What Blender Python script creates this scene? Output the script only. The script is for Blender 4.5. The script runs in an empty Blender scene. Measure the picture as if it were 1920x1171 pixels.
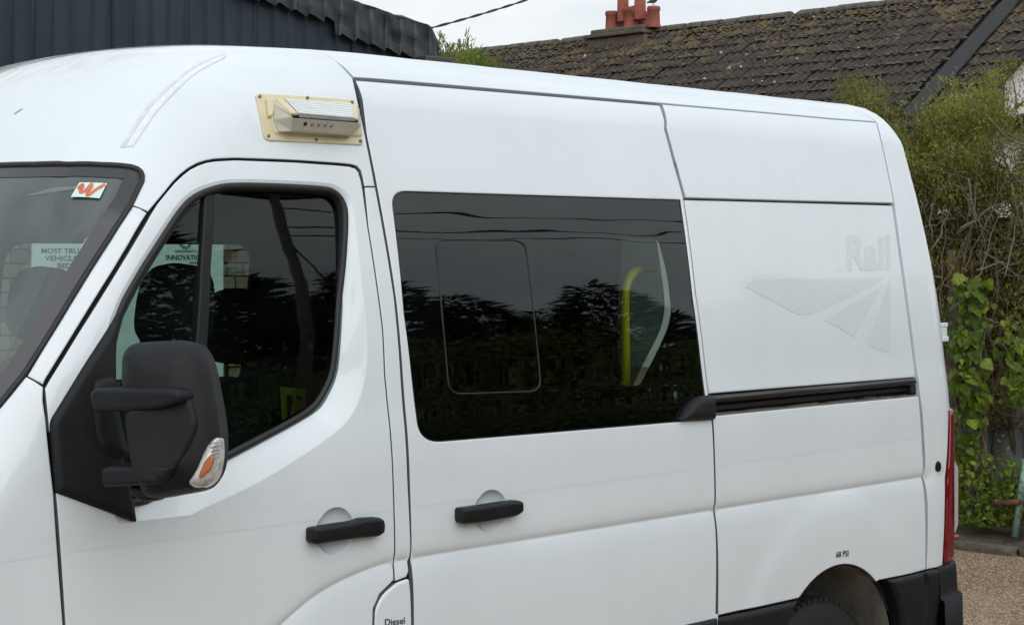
import bpy, bmesh, math, random
import numpy as np
from mathutils import Vector, Matrix
from mathutils.geometry import delaunay_2d_cdt

random.seed(7); RNG = np.random.default_rng(7)
scene = bpy.context.scene
COL = scene.collection

# ------------------------------------------------------------------ camera
TH = math.radians(45); FPX = 3390.0; CX = 960.0; HY = 484.0; CD = 3.55; CH = 1.83
SN, CS = math.sin(TH), math.cos(TH)
CAM = np.array([0.0, -CD, CH])
cam_data = bpy.data.cameras.new('camera')
cam_data.sensor_width = 36.0; cam_data.sensor_fit = 'HORIZONTAL'
cam_data.lens = 36.0 * FPX / 1920.0
cam_data.shift_y = -(585.5 - HY) / 1920.0
cam_data.clip_start = 0.05; cam_data.clip_end = 2000
cam = bpy.data.objects.new('camera', cam_data); COL.objects.link(cam)
cam.location = CAM; cam.rotation_euler = (math.pi / 2, 0, -TH)
scene.camera = cam

# ------------------------------------------------------------------ world: overcast sky
SUN_EL, SUN_AZ = math.radians(26), math.radians(206)
world = bpy.data.worlds.new('World'); scene.world = world; world.use_nodes = True
wn, wl = world.node_tree.nodes, world.node_tree.links
wn.clear()
w_out = wn.new('ShaderNodeOutputWorld')
w_sky = wn.new('ShaderNodeTexSky'); w_sky.sky_type = 'NISHITA'; w_sky.sun_disc = False
w_sky.sun_elevation = SUN_EL; w_sky.sun_rotation = SUN_AZ
w_b1 = wn.new('ShaderNodeBackground'); w_b1.inputs[1].default_value = 0.10
wl.new(w_sky.outputs[0], w_b1.inputs[0])
w_tc = wn.new('ShaderNodeTexCoord')
w_sep = wn.new('ShaderNodeSeparateXYZ'); wl.new(w_tc.outputs['Generated'], w_sep.inputs[0])
w_map = wn.new('ShaderNodeMapping'); w_map.inputs['Scale'].default_value = (1, 1, 2.6)
wl.new(w_tc.outputs['Generated'], w_map.inputs[0])
w_no = wn.new('ShaderNodeTexNoise'); w_no.inputs['Scale'].default_value = 3.2; w_no.inputs['Detail'].default_value = 7
w_no.inputs['Roughness'].default_value = 0.55; w_no.inputs['Distortion'].default_value = 0.4
wl.new(w_map.outputs[0], w_no.inputs[0])
w_cr = wn.new('ShaderNodeValToRGB')
w_cr.color_ramp.elements[0].position = 0.30; w_cr.color_ramp.elements[0].color = (0.56, 0.62, 0.67, 1)
w_cr.color_ramp.elements[1].position = 0.66; w_cr.color_ramp.elements[1].color = (0.90, 0.92, 0.935, 1)
wl.new(w_no.outputs[0], w_cr.inputs[0])
w_b2 = wn.new('ShaderNodeBackground'); wl.new(w_cr.outputs[0], w_b2.inputs[0])
# standard overcast sky: zenith about three times the horizon
w_mr = wn.new('ShaderNodeMapRange'); w_mr.inputs[1].default_value = 0.0; w_mr.inputs[2].default_value = 1.0
w_mr.inputs[3].default_value = 0.90; w_mr.inputs[4].default_value = 1.08
wl.new(w_sep.outputs[2], w_mr.inputs[0]); wl.new(w_mr.outputs[0], w_b2.inputs[1])
w_mix = wn.new('ShaderNodeMixShader'); w_mix.inputs[0].default_value = 0.93
wl.new(w_b1.outputs[0], w_mix.inputs[1]); wl.new(w_b2.outputs[0], w_mix.inputs[2])
wl.new(w_mix.outputs[0], w_out.inputs[0])

sun_d = bpy.data.lights.new('sun', 'SUN'); sun_d.energy = 1.5; sun_d.angle = math.radians(80); sun_d.color = (1.0, 0.99, 0.975)
sun = bpy.data.objects.new('sun', sun_d); COL.objects.link(sun)
# light comes from the front-left of the van, high up
sun.rotation_euler = Vector((0.30, 0.92, -0.47)).to_track_quat('-Z', 'Y').to_euler()
sun.location = (-6, -8, 14)

vs = scene.view_settings
vs.view_transform = 'Standard'; vs.look = 'None'; vs.exposure = 0.30; vs.gamma = 1.0
vs.use_curve_mapping = False
scene.cycles.use_denoising = True
try: scene.cycles.denoising_prefilter = 'ACCURATE'; scene.cycles.denoising_input_passes = 'RGB_ALBEDO_NORMAL'
except Exception: pass
scene.cycles.max_bounces = 10; scene.cycles.transparent_max_bounces = 24
scene.cycles.glossy_bounces = 5; scene.cycles.diffuse_bounces = 4
scene.cycles.caustics_reflective = False; scene.cycles.caustics_refractive = False
scene.cycles.sample_clamp_indirect = 6.0

# ------------------------------------------------------------------ picture points to places
def rays(P):
    P = np.atleast_2d(np.asarray(P, float)); u = (P[:, 0] - CX) / FPX; v = (HY - P[:, 1]) / FPX
    return np.stack([SN + u * CS, CS - u * SN, v], 1)
def at_Z(px, py, Z): return CAM + rays([(px, py)])[0] * Z
def at_y(px, py, y): d = rays([(px, py)])[0]; return CAM + d * ((y + CD) / d[1])
def at_x(px, py, x): d = rays([(px, py)])[0]; return CAM + d * (x / d[0])
def at_z(px, py, z): d = rays([(px, py)])[0]; return CAM + d * ((z - CH) / d[2])
def on_plane(P, o, n):
    R = rays(P); t = ((np.asarray(o) - CAM) @ n) / (R @ n); return CAM + R * t[:, None]

# ------------------------------------------------------------------ van body surface  G(p) = 0
def pchip(xs, ys_):
    xs = np.array(xs, float); yv = np.array(ys_, float); h = np.diff(xs); d = np.diff(yv) / h
    m = np.zeros_like(yv); m[0] = d[0]; m[-1] = d[-1]
    for i in range(1, len(xs) - 1):
        if d[i - 1] * d[i] > 0:
            w1 = 2 * h[i] + h[i - 1]; w2 = h[i] + 2 * h[i - 1]
            m[i] = (w1 + w2) / (w1 / d[i - 1] + w2 / d[i])
    def f(x):
        x = np.asarray(x, float); xc = np.clip(x, xs[0], xs[-1])
        i = np.clip(np.searchsorted(xs, xc, side='right') - 1, 0, len(xs) - 2)
        t = (xc - xs[i]) / h[i]; t2 = t * t; t3 = t2 * t
        v = (2*t3-3*t2+1)*yv[i] + (t3-2*t2+t)*h[i]*m[i] + (-2*t3+3*t2)*yv[i+1] + (t3-t2)*h[i]*m[i+1]
        return v + np.where(x < xs[0], (x - xs[0]) * m[0], 0) + np.where(x > xs[-1], (x - xs[-1]) * m[-1], 0)
    return f
side_prof = pchip([.2,.45,.71,.87,1.05,1.26,1.36,1.45,1.6,1.72,2.02,2.15,2.25,2.264,2.278,2.32,2.5], [.03,.004,-.002,-.004,-.004,0,.008,.0205,.038,.057,.126,.1635,.1935,.198,.2055,.2285,.325])
top_prof = pchip([0.9,1.45,1.70,2.06,2.40,2.56,2.72,2.92,3.15,3.45,6.5], [.86,1.12,1.20,1.60,2.05,2.215,2.335,2.412,2.443,2.452,2.452])
crease_z = pchip([2.2,2.45,2.6,2.748,2.867,2.977,3.11,3.3,6.0], [.45,.70,.83,.929,.99,1.021,1.040,1.042,1.046])
YC = 1.03; WHX, WHZ, WHR = 5.092, 0.456, 0.342
def smax(a, b, k):
    h = np.maximum(k - np.abs(a - b), 0) / k
    return np.maximum(a, b) + h * h * k * .25
def ys(x, z):
    t = np.maximum(0, 3.05 - x)
    up = np.clip((z - 1.9) / .5, 0, 1.2); up = up * up * (3 - 2 * np.minimum(up, 1))
    low = np.maximum(0, 2.0 - x)
    dz = z - crease_z(x)
    swage = np.where(dz > 0, (.009) * np.exp(-np.maximum(dz, 0) / .012), .009 - .017 * (1 - np.exp(np.minimum(dz, 0) / .05)))
    swage = swage * np.clip((5.80 - x) / .08, 0, 1)
    rho = np.sqrt((x - WHX) ** 2 + (z - WHZ) ** 2)
    fl = np.clip((.60 - rho) / .10, 0, 1); fl = fl * fl * (3 - 2 * fl)
    return side_prof(z) + .20 * t * t * up + .10 * low * low + swage - .006 * fl
def G(P):
    x, y, z = P[..., 0], P[..., 1], P[..., 2]
    y = YC - np.abs(y - YC)                       # both sides alike
    A = ys(x, z) - y
    yy = np.abs((y - YC) / .95)
    xe = x + .17 * (1 - np.clip(yy, 0, 1.3) ** 2.4)
    B = z - top_prof(xe) + .088 * np.clip(yy, 0, 1.3) ** 2 * np.clip((x - 2.2) / .8, 0, 1)
    e = .004; sl = (top_prof(xe + e) - top_prof(xe - e)) / (2 * e); B = np.maximum(B / np.sqrt(1 + sl * sl), -2)
    k = .13 + .10 * np.clip((3.1 - x) / .8, 0, 1) * np.clip((z - 1.9) / .3, 0, 1)
    g = smax(A, B, k)
    g = smax(g, x - (5.90 - .012 * np.maximum(0, z - 1.35)), .13)
    return smax(g, 1.02 - x, .2)
def march(O, W, t0, off=0., n=70, guard=False):
    O = np.broadcast_to(np.asarray(O, float), W.shape); L = np.linalg.norm(W, axis=1)
    t = np.broadcast_to(np.asarray(t0, float), (len(W),)).copy()
    for i in range(n):
        g = G(O + W * t[:, None]) - off
        t = t + np.clip(g * .62, -.25, .25) / L
        if i > 20 and np.abs(g).max() < 1e-5: break
    return O + W * t[:, None]
def grad(P, e=.0025):
    g = np.stack([G(P + np.eye(3)[i] * e) - G(P - np.eye(3)[i] * e) for i in range(3)], -1)
    return g / np.maximum(np.linalg.norm(g, axis=-1, keepdims=True), 1e-9)
def S(P, off=0.):                                   # picture points -> van surface
    return march(CAM, rays(P), 2.6, off, 160)
def V(x, z, off=0.):                                # side surface at length x, height z
    return march(np.array([[x, -1.0, z]]), np.array([[0, 1., 0]]), .6, off, 120)[0]
def T(x, y, off=0.):                                # top surface
    return march(np.array([[x, y, 3.2]]), np.array([[0, 0, -1.]]), .3, off, 140)[0]
def R_(y, z, off=0.):                               # rear surface
    return march(np.array([[7.0, y, z]]), np.array([[-1., 0, 0]]), .6, off, 140)[0]

# ------------------------------------------------------------------ small tools
def unit(v): v = np.asarray(v, float); return v / np.linalg.norm(v)
def smooth_closed(pts, n=6):
    P = np.asarray(pts, float); out = []
    m = len(P)
    for i in range(m):
        p0, p1, p2, p3 = P[i - 1], P[i], P[(i + 1) % m], P[(i + 2) % m]
        for k in range(n):
            t = k / n
            out.append(.5 * ((2*p1) + (-p0+p2)*t + (2*p0-5*p1+4*p2-p3)*t*t + (-p0+3*p1-3*p2+p3)*t**3))
    return np.array(out)
def smooth_open(pts, n=6):
    P = np.asarray(pts, float); Q = np.vstack([2*P[0]-P[1], P, 2*P[-1]-P[-2]]); out = []
    for i in range(1, len(Q) - 2):
        p0, p1, p2, p3 = Q[i-1], Q[i], Q[i+1], Q[i+2]
        for k in range(n):
            t = k / n
            out.append(.5 * ((2*p1) + (-p0+p2)*t + (2*p0-5*p1+4*p2-p3)*t*t + (-p0+3*p1-3*p2+p3)*t**3))
    out.append(P[-1]); return np.array(out)
def rpoly(pts, n=6):
    """polygon with rounded corners: points (x, y[, radius])"""
    m = len(pts); out = []
    for i in range(m):
        p = np.array(pts[i][:2], float); r = pts[i][2] if len(pts[i]) > 2 else 0
        if r <= 0: out.append(p); continue
        a = np.array(pts[i-1][:2], float) - p; b = np.array(pts[(i+1) % m][:2], float) - p
        la, lb = np.linalg.norm(a), np.linalg.norm(b); a /= la; b /= lb
        r = min(r, la * .49, lb * .49)
        s, e = p + a * r, p + b * r
        for k in range(n + 1):
            t = k / n
            out.append((1-t)**2 * s + 2*t*(1-t) * p + t*t * e)
    return np.array(out)
def resample(P, L, closed=True):
    P = np.asarray(P, float); out = []
    m = len(P)
    for i in range(m if closed else m - 1):
        a, b = P[i], P[(i + 1) % m]; d = np.linalg.norm(b - a)
        if d < 1e-7: continue
        k = max(1, int(math.ceil(d / L)))
        for j in range(k): out.append(a + (b - a) * j / k)
    if not closed: out.append(P[-1])
    return np.array(out)
def inside(pts, poly):
    x, y = pts[:, 0], pts[:, 1]; r = np.zeros(len(pts), bool)
    a = poly; b = np.roll(poly, -1, 0)
    for (x1, y1), (x2, y2) in zip(a, b):
        if y1 == y2: continue
        c = ((y1 > y) != (y2 > y)) & (x < (x2 - x1) * (y - y1) / (y2 - y1) + x1)
        r ^= c
    return r
def dist_poly(pts, loops):
    """distance to the outline loops and unit direction away from it"""
    best = np.full(len(pts), 1e9); dirn = np.zeros((len(pts), 2))
    for lp in loops:
        a = lp; b = np.roll(lp, -1, 0); ab = b - a; l2 = np.maximum((ab ** 2).sum(1), 1e-14)
        for i0 in range(0, len(pts), 2000):
            p = pts[i0:i0 + 2000]
            t = np.clip(((p[:, None] - a[None]) * ab[None]).sum(2) / l2, 0, 1)
            q = a[None] + t[..., None] * ab[None]; d = p[:, None] - q
            dd = (d ** 2).sum(2); j = dd.argmin(1); m = np.sqrt(dd[np.arange(len(p)), j])
            w = m < best[i0:i0 + 2000]
            idx = np.where(w)[0]
            best[i0 + idx] = m[idx]
            v = d[idx, j[idx]]; dirn[i0 + idx] = v / np.maximum(m[idx], 1e-9)[:, None]
    return best, dirn

def link(o, parent=None):
    COL.objects.link(o)
    if parent is not None:
        o.parent = parent
        if parent.type == 'EMPTY': o.matrix_parent_inverse = Matrix.Translation(-Vector(parent.location))
    return o
def mesh_obj(name, verts, faces, mat, parent=None, smooth=False, normals=None):
    me = bpy.data.meshes.new(name)
    me.from_pydata([tuple(map(float, v)) for v in verts], [], [tuple(map(int, f)) for f in faces])
    if mat: me.materials.append(mat)
    if smooth or normals is not None:
        me.polygons.foreach_set('use_smooth', [True] * len(me.polygons))
    me.update()
    if normals is not None:
        me.normals_split_custom_set_from_vertices([tuple(map(float, n)) for n in normals])
    return link(bpy.data.objects.new(name, me), parent)
def thing(name, label, cat, loc=(0, 0, 0), group=None):
    o = bpy.data.objects.new(name, None); COL.objects.link(o); o.location = tuple(map(float, loc))
    o.empty_display_size = .2
    return tag(o, label, cat, group)
def tag(o, label, cat, group=None, kind=None):
    if label: o['label'] = label
    if cat: o['category'] = cat
    if group: o['group'] = group
    if kind: o['kind'] = kind
    return o
def structure(o): o['kind'] = 'structure'; return o
def stuff(o): o['kind'] = 'stuff'; return o

M = {}
SIDE = np.array([0, 1., 0]); CABW = unit([.62, .62, -.48]); TOPW = unit([0.05, .10, -1.]); REARW = unit([-.62, .70, -.22]); BACKW = np.array([-1., 0, 0])

def panel(name, mat, outer, holes=(), w=SIDE, step=.035, off=0., dome=(.0016, .004), flange=.018, parent=None,
          extra=(), mirror=None, base=None, back=False, seam=None, edge=None):
    """A sheet cut to an outline on the van's surface (or on a plane base=(origin, normal)), edges rounded and turned in.
    mirror: None near side only, 'far' far side only, 'both'"""
    w = unit(w)
    up = np.array([0, 0, 1.]) if abs(w[2]) < .9 else np.array([0, 1., 0])
    e1 = unit(np.cross(w, up)); e2 = np.cross(e1, w)
    def to2(P): P = np.asarray(P, float); return np.stack([P @ e1, P @ e2], 1)
    o3 = np.asarray(outer, float)
    tmean = (o3 @ w)
    loops = [resample(to2(o3), step * .55)] + [resample(to2(h), step * .55) for h in holes]
    allb = np.vstack(loops)
    lo, hi = allb.min(0), allb.max(0)
    gx = np.arange(lo[0], hi[0], step); gy = np.arange(lo[1], hi[1], step * .866)
    gp = np.array([(x + (step * .5 if j % 2 else 0), y) for j, y in enumerate(gy) for x in gx])
    cand = [gp] if len(gp) else []
    hm, rr = dome if dome else (0, 0)
    if hm != 0:
        for q in (.12, .35, .68, 1.0):
            for li, lp in enumerate(loops):
                d = np.roll(lp, -1, 0) - np.roll(lp, 1, 0); d /= np.maximum(np.linalg.norm(d, axis=1, keepdims=True), 1e-9)
                nrm = np.stack([-d[:, 1], d[:, 0]], 1)
                for sgn in (1, -1): cand.append(lp + nrm * sgn * rr * q)
    ex2 = [to2(ex) for ex in extra]
    pts = np.vstack(cand) if cand else np.zeros((0, 2))
    def free(q, m):
        r_ = inside(q, loops[0])
        for h in loops[1:]: r_ &= ~inside(q, h)
        dd_, _ = dist_poly(q, loops); return r_ & (dd_ > m)
    if len(pts):
        ins = inside(pts, loops[0])
        for h in loops[1:]: ins &= ~inside(pts, h)
        pts = pts[ins]
        d, _ = dist_poly(pts, loops)
        nr = len(gp)
        ring = np.zeros(len(ins), bool); ring[nr:] = True; ring = ring[ins]
        pts = pts[np.where(ring, d > abs(rr) * .10, d > max(step * .3, abs(rr) * 1.05))] if hm != 0 else pts[d > step * .3]
    ed = []; k = len(allb); exl = []
    for q in ex2:
        okx = free(q, abs(rr) * 1.1 + .002); last = -1
        for i_, o_ in enumerate(okx):
            if o_:
                exl.append(q[i_])
                if last == i_ - 1 and last >= 0: ed.append((k - 1, k))
                last = i_; k += 1
    if exl:
        exl = np.array(exl)
        if len(pts):
            lo_e, hi_e = exl.min(0) - .03, exl.max(0) + .03; keep_ = np.ones(len(pts), bool)
            for i0 in range(0, len(pts), 1500):
                q = pts[i0:i0 + 1500]; keep_[i0:i0 + 1500] = (((q[:, None] - exl[None]) ** 2).sum(2).min(1) > .010 ** 2)
            pts = pts[keep_]
    else: exl = np.zeros((0, 2))
    vin = [Vector(p) for p in np.vstack([allb, exl, pts])]
    k = 0
    for lp in loops:
        m = len(lp); ed += [(k + i, k + (i + 1) % m) for i in range(m)]; k += m
    rv, re, rf, *_ = delaunay_2d_cdt(vin, ed, [], 0, 1e-7)
    p2 = np.array([tuple(v) for v in rv]); tri = np.array([f for f in rf if len(f) == 3])
    cen = p2[tri].mean(1); ok = inside(cen, loops[0])
    for h in loops[1:]: ok &= ~inside(cen, h)
    tri = tri[ok]
    used = np.unique(tri); rem = -np.ones(len(p2), int); rem[used] = np.arange(len(used)); p2 = p2[used]; tri = rem[tri]
    # lift to the surface
    flat = p2[:, :1] * e1 + p2[:, 1:] * e2
    if isinstance(base, str):                     # plain curved pane: side profile only
        P = flat.copy(); P[:, 1] = side_prof(P[:, 2]) - off; e_ = .01
        N = np.stack([0 * P[:, 0], -np.ones(len(P)), (side_prof(P[:, 2] + e_) - side_prof(P[:, 2] - e_)) / (2 * e_)], 1); N /= np.linalg.norm(N, axis=1, keepdims=True); base = None
    elif base is None:
        P = march(flat, np.tile(w, (len(flat), 1)), tmean.min() - .25, off, 150); N = grad(P)
    else:
        bo, bn = np.asarray(base[0], float), unit(base[1])
        t = ((bo - flat) @ bn) / (w @ bn); P = flat + t[:, None] * w; N = np.tile(bn, (len(P), 1)); P = P + N * off
    if hm != 0:
        d, dr = dist_poly(p2, loops); q = np.clip(d / rr, 0, 1)
        h = hm * np.sqrt(np.maximum(1 - (1 - q) ** 2, 0)) - hm
        if base is not None: h = h + hm
        P = P + N * h[:, None]
        fn = np.cross(P[tri[:, 1]] - P[tri[:, 0]], P[tri[:, 2]] - P[tri[:, 0]])
        sg = np.sign((fn * N[tri[:, 0]]).sum(1)); fn = fn * sg[:, None]; fn /= np.maximum(np.linalg.norm(fn, axis=1, keepdims=True), 1e-12)
        ac = np.zeros_like(N)
        for c in range(3):
            u1 = P[tri[:, (c + 1) % 3]] - P[tri[:, c]]; u2 = P[tri[:, (c + 2) % 3]] - P[tri[:, c]]
            an_ = np.arccos(np.clip((u1 * u2).sum(1) / np.maximum(np.linalg.norm(u1, axis=1) * np.linalg.norm(u2, axis=1), 1e-12), -1, 1))
            np.add.at(ac, tri[:, c], fn * an_[:, None])
        ac /= np.maximum(np.linalg.norm(ac, axis=1, keepdims=True), 1e-9)
        N = np.where((q < .999)[:, None], ac, N)
    # orientation
    fn = np.cross(P[tri[:, 1]] - P[tri[:, 0]], P[tri[:, 2]] - P[tri[:, 0]])
    fl = (fn * N[tri[:, 0]]).sum(1) < 0; tri[fl] = tri[fl][:, ::-1]
    verts, faces, norms = [P], [tri], [N]
    nv = len(P)
    if flange > 0:
        E = np.sort(np.vstack([tri[:, [0, 1]], tri[:, [1, 2]], tri[:, [2, 0]]]), 1)
        D = np.vstack([tri[:, [0, 1]], tri[:, [1, 2]], tri[:, [2, 0]]])
        u_, idx, cnt = np.unique(E, axis=0, return_index=True, return_counts=True)
        be = D[idx[cnt == 1]]
        base_n = grad(P[be].reshape(-1, 3)).reshape(-1, 2, 3) if base is None else np.tile(unit(base[1]), (len(be), 2, 1))
        a, b = P[be[:, 0]], P[be[:, 1]]
        keep = np.ones(len(be), bool)
        if seam is not None: keep = ~((np.abs(a[:, 1] - YC) < 2e-3) & (np.abs(b[:, 1] - YC) < 2e-3))
        a, b, base_n = a[keep], b[keep], base_n[keep]
        on = np.cross(b - a, base_n[:, 0]); on = on / np.maximum(np.linalg.norm(on, axis=1, keepdims=True), 1e-12)
        m = len(a)
        F4 = np.stack([a, b, b - base_n[:, 1] * flange, a - base_n[:, 0] * flange], 1).reshape(-1, 3)
        verts.append(F4); norms.append(np.repeat(on, 4, 0))
        q = nv + np.arange(m)[:, None] * 4 + np.array([[1, 0, 3, 2]])
        quads = q
    else: quads = np.zeros((0, 4), int)
    Vv = np.vstack(verts); Nn = np.vstack(norms)
    F = [tuple(f) for f in tri] + [tuple(f) for f in quads]
    if back and base is not None:
        bk = P.copy(); bn = unit(base[1]); dd = ((P - np.asarray(base[0])) @ bn)
        bk = P - (dd + flange)[:, None] * bn
        # back sheet lies where the flange ends
        bk = P - bn * flange - (dd * 0)[:, None] * bn
        q0 = len(Vv); Vv = np.vstack([Vv, bk]); Nn = np.vstack([Nn, np.tile(-bn, (len(bk), 1))])
        F += [tuple(q0 + i for i in f[::-1]) for f in tri]
    if mirror:
        Vm = Vv * np.array([1, -1, 1]) + np.array([0, 2 * YC, 0]); Nm = Nn * np.array([1, -1, 1])
        Fm = [tuple(reversed(f)) for f in F]
        if mirror == 'far': Vv, Nn, F = Vm, Nm, Fm
        else:
            q0 = len(Vv); Vv = np.vstack([Vv, Vm]); Nn = np.vstack([Nn, Nm]); F = F + [tuple(i + q0 for i in f) for f in Fm]
    ob = mesh_obj(name, Vv, F, mat, parent, normals=Nn)
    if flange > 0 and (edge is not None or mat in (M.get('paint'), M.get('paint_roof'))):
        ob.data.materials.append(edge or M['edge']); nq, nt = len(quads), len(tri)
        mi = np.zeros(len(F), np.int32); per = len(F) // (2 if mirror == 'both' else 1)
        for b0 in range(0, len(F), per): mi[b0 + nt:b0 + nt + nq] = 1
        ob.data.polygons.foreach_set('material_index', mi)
    return ob

def band(name, mat, path, section, parent=None, closed=False, mirror=None, surf=True, normal=None, flip=False):
    """sweep a section [(inward, height)...] along a path lying on the van's surface"""
    P = np.asarray(path, float); m = len(P)
    if surf: N = grad(P)
    else: N = np.tile(unit(normal), (m, 1))
    if closed: Tn = np.roll(P, -1, 0) - np.roll(P, 1, 0)
    else:
        Tn = np.gradient(P, axis=0)
    Tn /= np.maximum(np.linalg.norm(Tn, axis=1, keepdims=True), 1e-9)
    B = -np.cross(N, Tn); B /= np.maximum(np.linalg.norm(B, axis=1, keepdims=True), 1e-9)
    if flip: B = -B
    k = len(section); Vv = []
    for s, h in section: Vv.append(P + B * s + N * h)
    Vv = np.stack(Vv, 1).reshape(-1, 3); F = []
    for i in range(m if closed else m - 1):
        j = (i + 1) % m
        for c in range(k - 1):
            f = (i*k+c, i*k+c+1, j*k+c+1, j*k+c)
            F.append(f[::-1] if flip else f)
    if mirror == 'both':
        q0 = len(Vv); Vm = Vv * np.array([1, -1, 1]) + np.array([0, 2*YC, 0]); Vv = np.vstack([Vv, Vm])
        F = F + [tuple(i + q0 for i in reversed(f)) for f in F]
    return mesh_obj(name, Vv, F, mat, parent, smooth=True)

def tube_data(path, rad, seg=8, caps=True):
    P = np.asarray(path, float); m = len(P); r = np.broadcast_to(np.asarray(rad, float), (m,))
    Tn = np.gradient(P, axis=0); Tn /= np.maximum(np.linalg.norm(Tn, axis=1, keepdims=True), 1e-9)
    ref = np.array([0, 0, 1.]) if abs(Tn[0, 2]) < .9 else np.array([1., 0, 0])
    a = np.cross(Tn[0], ref); a /= np.linalg.norm(a); Vv = []
    for i in range(m):
        a = a - Tn[i] * (a @ Tn[i]); a /= max(np.linalg.norm(a), 1e-9); b = np.cross(Tn[i], a)
        for k in range(seg):
            an = 2 * math.pi * k / seg; Vv.append(P[i] + (a * math.cos(an) + b * math.sin(an)) * r[i])
    F = [(i*seg+k, i*seg+(k+1) % seg, (i+1)*seg+(k+1) % seg, (i+1)*seg+k) for i in range(m-1) for k in range(seg)]
    if caps: F += [tuple(reversed(range(seg))), tuple(range((m-1)*seg, m*seg))]
    return np.array(Vv), F
def tube(name, mat, path, rad, parent=None, seg=8):
    v, f = tube_data(path, rad, seg); return mesh_obj(name, v, f, mat, parent, smooth=True)
class MB:
    def __init__(s): s.v = []; s.f = []; s.n = 0
    def add(s, v, f):
        v = np.asarray(v, float); s.v.append(v); s.f += [tuple(i + s.n for i in q) for q in f]; s.n += len(v); return s
    def box(s, lo, hi, rot=None, c=None):
        lo, hi = np.asarray(lo, float), np.asarray(hi, float)
        v = np.array([[(lo, hi)[i & 1][0], (lo, hi)[(i >> 1) & 1][1], (lo, hi)[(i >> 2) & 1][2]] for i in range(8)])
        if rot is not None: v = v @ np.asarray(rot).T
        if c is not None: v = v + np.asarray(c)
        return s.add(v, [(0, 2, 3, 1), (4, 5, 7, 6), (0, 1, 5, 4), (2, 6, 7, 3), (0, 4, 6, 2), (1, 3, 7, 5)])
    def tube(s, path, rad, seg=6): return s.add(*tube_data(path, rad, seg))
    def build(s, name, mat, parent=None, smooth=False, bevel=0):
        o = mesh_obj(name, np.vstack(s.v), s.f, mat, parent, smooth)
        if bevel:
            md = o.modifiers.new('bevel', 'BEVEL'); md.width = bevel; md.segments = 2; md.limit_method = 'ANGLE'
        return o
def lathe(prof, seg=24, axis_o=(0, 0, 0), ax=(0, 0, 1)):
    ax = unit(ax); ref = np.array([1., 0, 0]) if abs(ax[0]) < .9 else np.array([0, 1., 0])
    a = unit(np.cross(ax, ref)); b = np.cross(ax, a); V_ = []
    for r, h in prof:
        for k in range(seg):
            t = 2 * math.pi * k / seg
            V_.append(np.asarray(axis_o) + ax * h + (a * math.cos(t) + b * math.sin(t)) * r)
    F = [(i*seg+k, i*seg+(k+1) % seg, (i+1)*seg+(k+1) % seg, (i+1)*seg+k) for i in range(len(prof)-1) for k in range(seg)]
    return np.array(V_), F
def text_mesh(body, bold=0.0, shear=0.0, space=1.0):
    """lettering as flat 2D mesh scaled to a unit box"""
    cu = bpy.data.curves.new('lettering', 'FONT'); cu.body = body; cu.offset = bold; cu.space_character = space
    cu.align_x = 'CENTER'; cu.resolution_u = 3
    ob = bpy.data.objects.new('lettering', cu); COL.objects.link(ob)
    dg = bpy.context.evaluated_depsgraph_get(); me = bpy.data.meshes.new_from_object(ob.evaluated_get(dg))
    v = np.array([tuple(q.co) for q in me.vertices])[:, :2]; f = [tuple(p.vertices) for p in me.polygons]
    bpy.data.objects.remove(ob); bpy.data.curves.remove(cu); bpy.data.meshes.remove(me)
    lo, hi = v.min(0), v.max(0); return (v - lo) / (hi - lo), f
def bil(uv, q):
    """unit square -> four picture points (bottom-left, bottom-right, top-right, top-left)"""
    q = np.asarray(q, float); u, v = uv[:, :1], uv[:, 1:]
    return (1-u)*(1-v)*q[0] + u*(1-v)*q[1] + u*v*q[2] + (1-u)*v*q[3]

# ------------------------------------------------------------------ materials
def mat_new(name):
    m = bpy.data.materials.new(name); m.use_nodes = True
    return m, m.node_tree.nodes, m.node_tree.links, m.node_tree.nodes['Principled BSDF']
def noise(n, l, scale, detail=4, rough=.55, vec=None, dist=0.):
    t = n.new('ShaderNodeTexNoise'); t.inputs['Scale'].default_value = scale; t.inputs['Detail'].default_value = detail
    t.inputs['Roughness'].default_value = rough; t.inputs['Distortion'].default_value = dist
    if vec is not None: l.new(vec, t.inputs['Vector'])
    return t
def ramp(n, l, src, stops):
    r = n.new('ShaderNodeValToRGB'); e = r.color_ramp.elements
    while len(e) < len(stops): e.new(.5)
    for el, (p, c) in zip(e, stops): el.position = p; el.color = (*c, 1)
    l.new(src, r.inputs[0]); return r
def pos(n, l, scale=(1, 1, 1)):
    g = n.new('ShaderNodeNewGeometry'); m = n.new('ShaderNodeMapping'); m.inputs['Scale'].default_value = scale
    l.new(g.outputs['Position'], m.inputs[0]); return m.outputs[0]
def bump(n, l, b, src, strength, dist=.01):
    k = n.new('ShaderNodeBump'); k.inputs['Strength'].default_value = strength; k.inputs['Distance'].default_value = dist
    l.new(src, k.inputs['Height']); l.new(k.outputs[0], b.inputs['Normal']); return k
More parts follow.
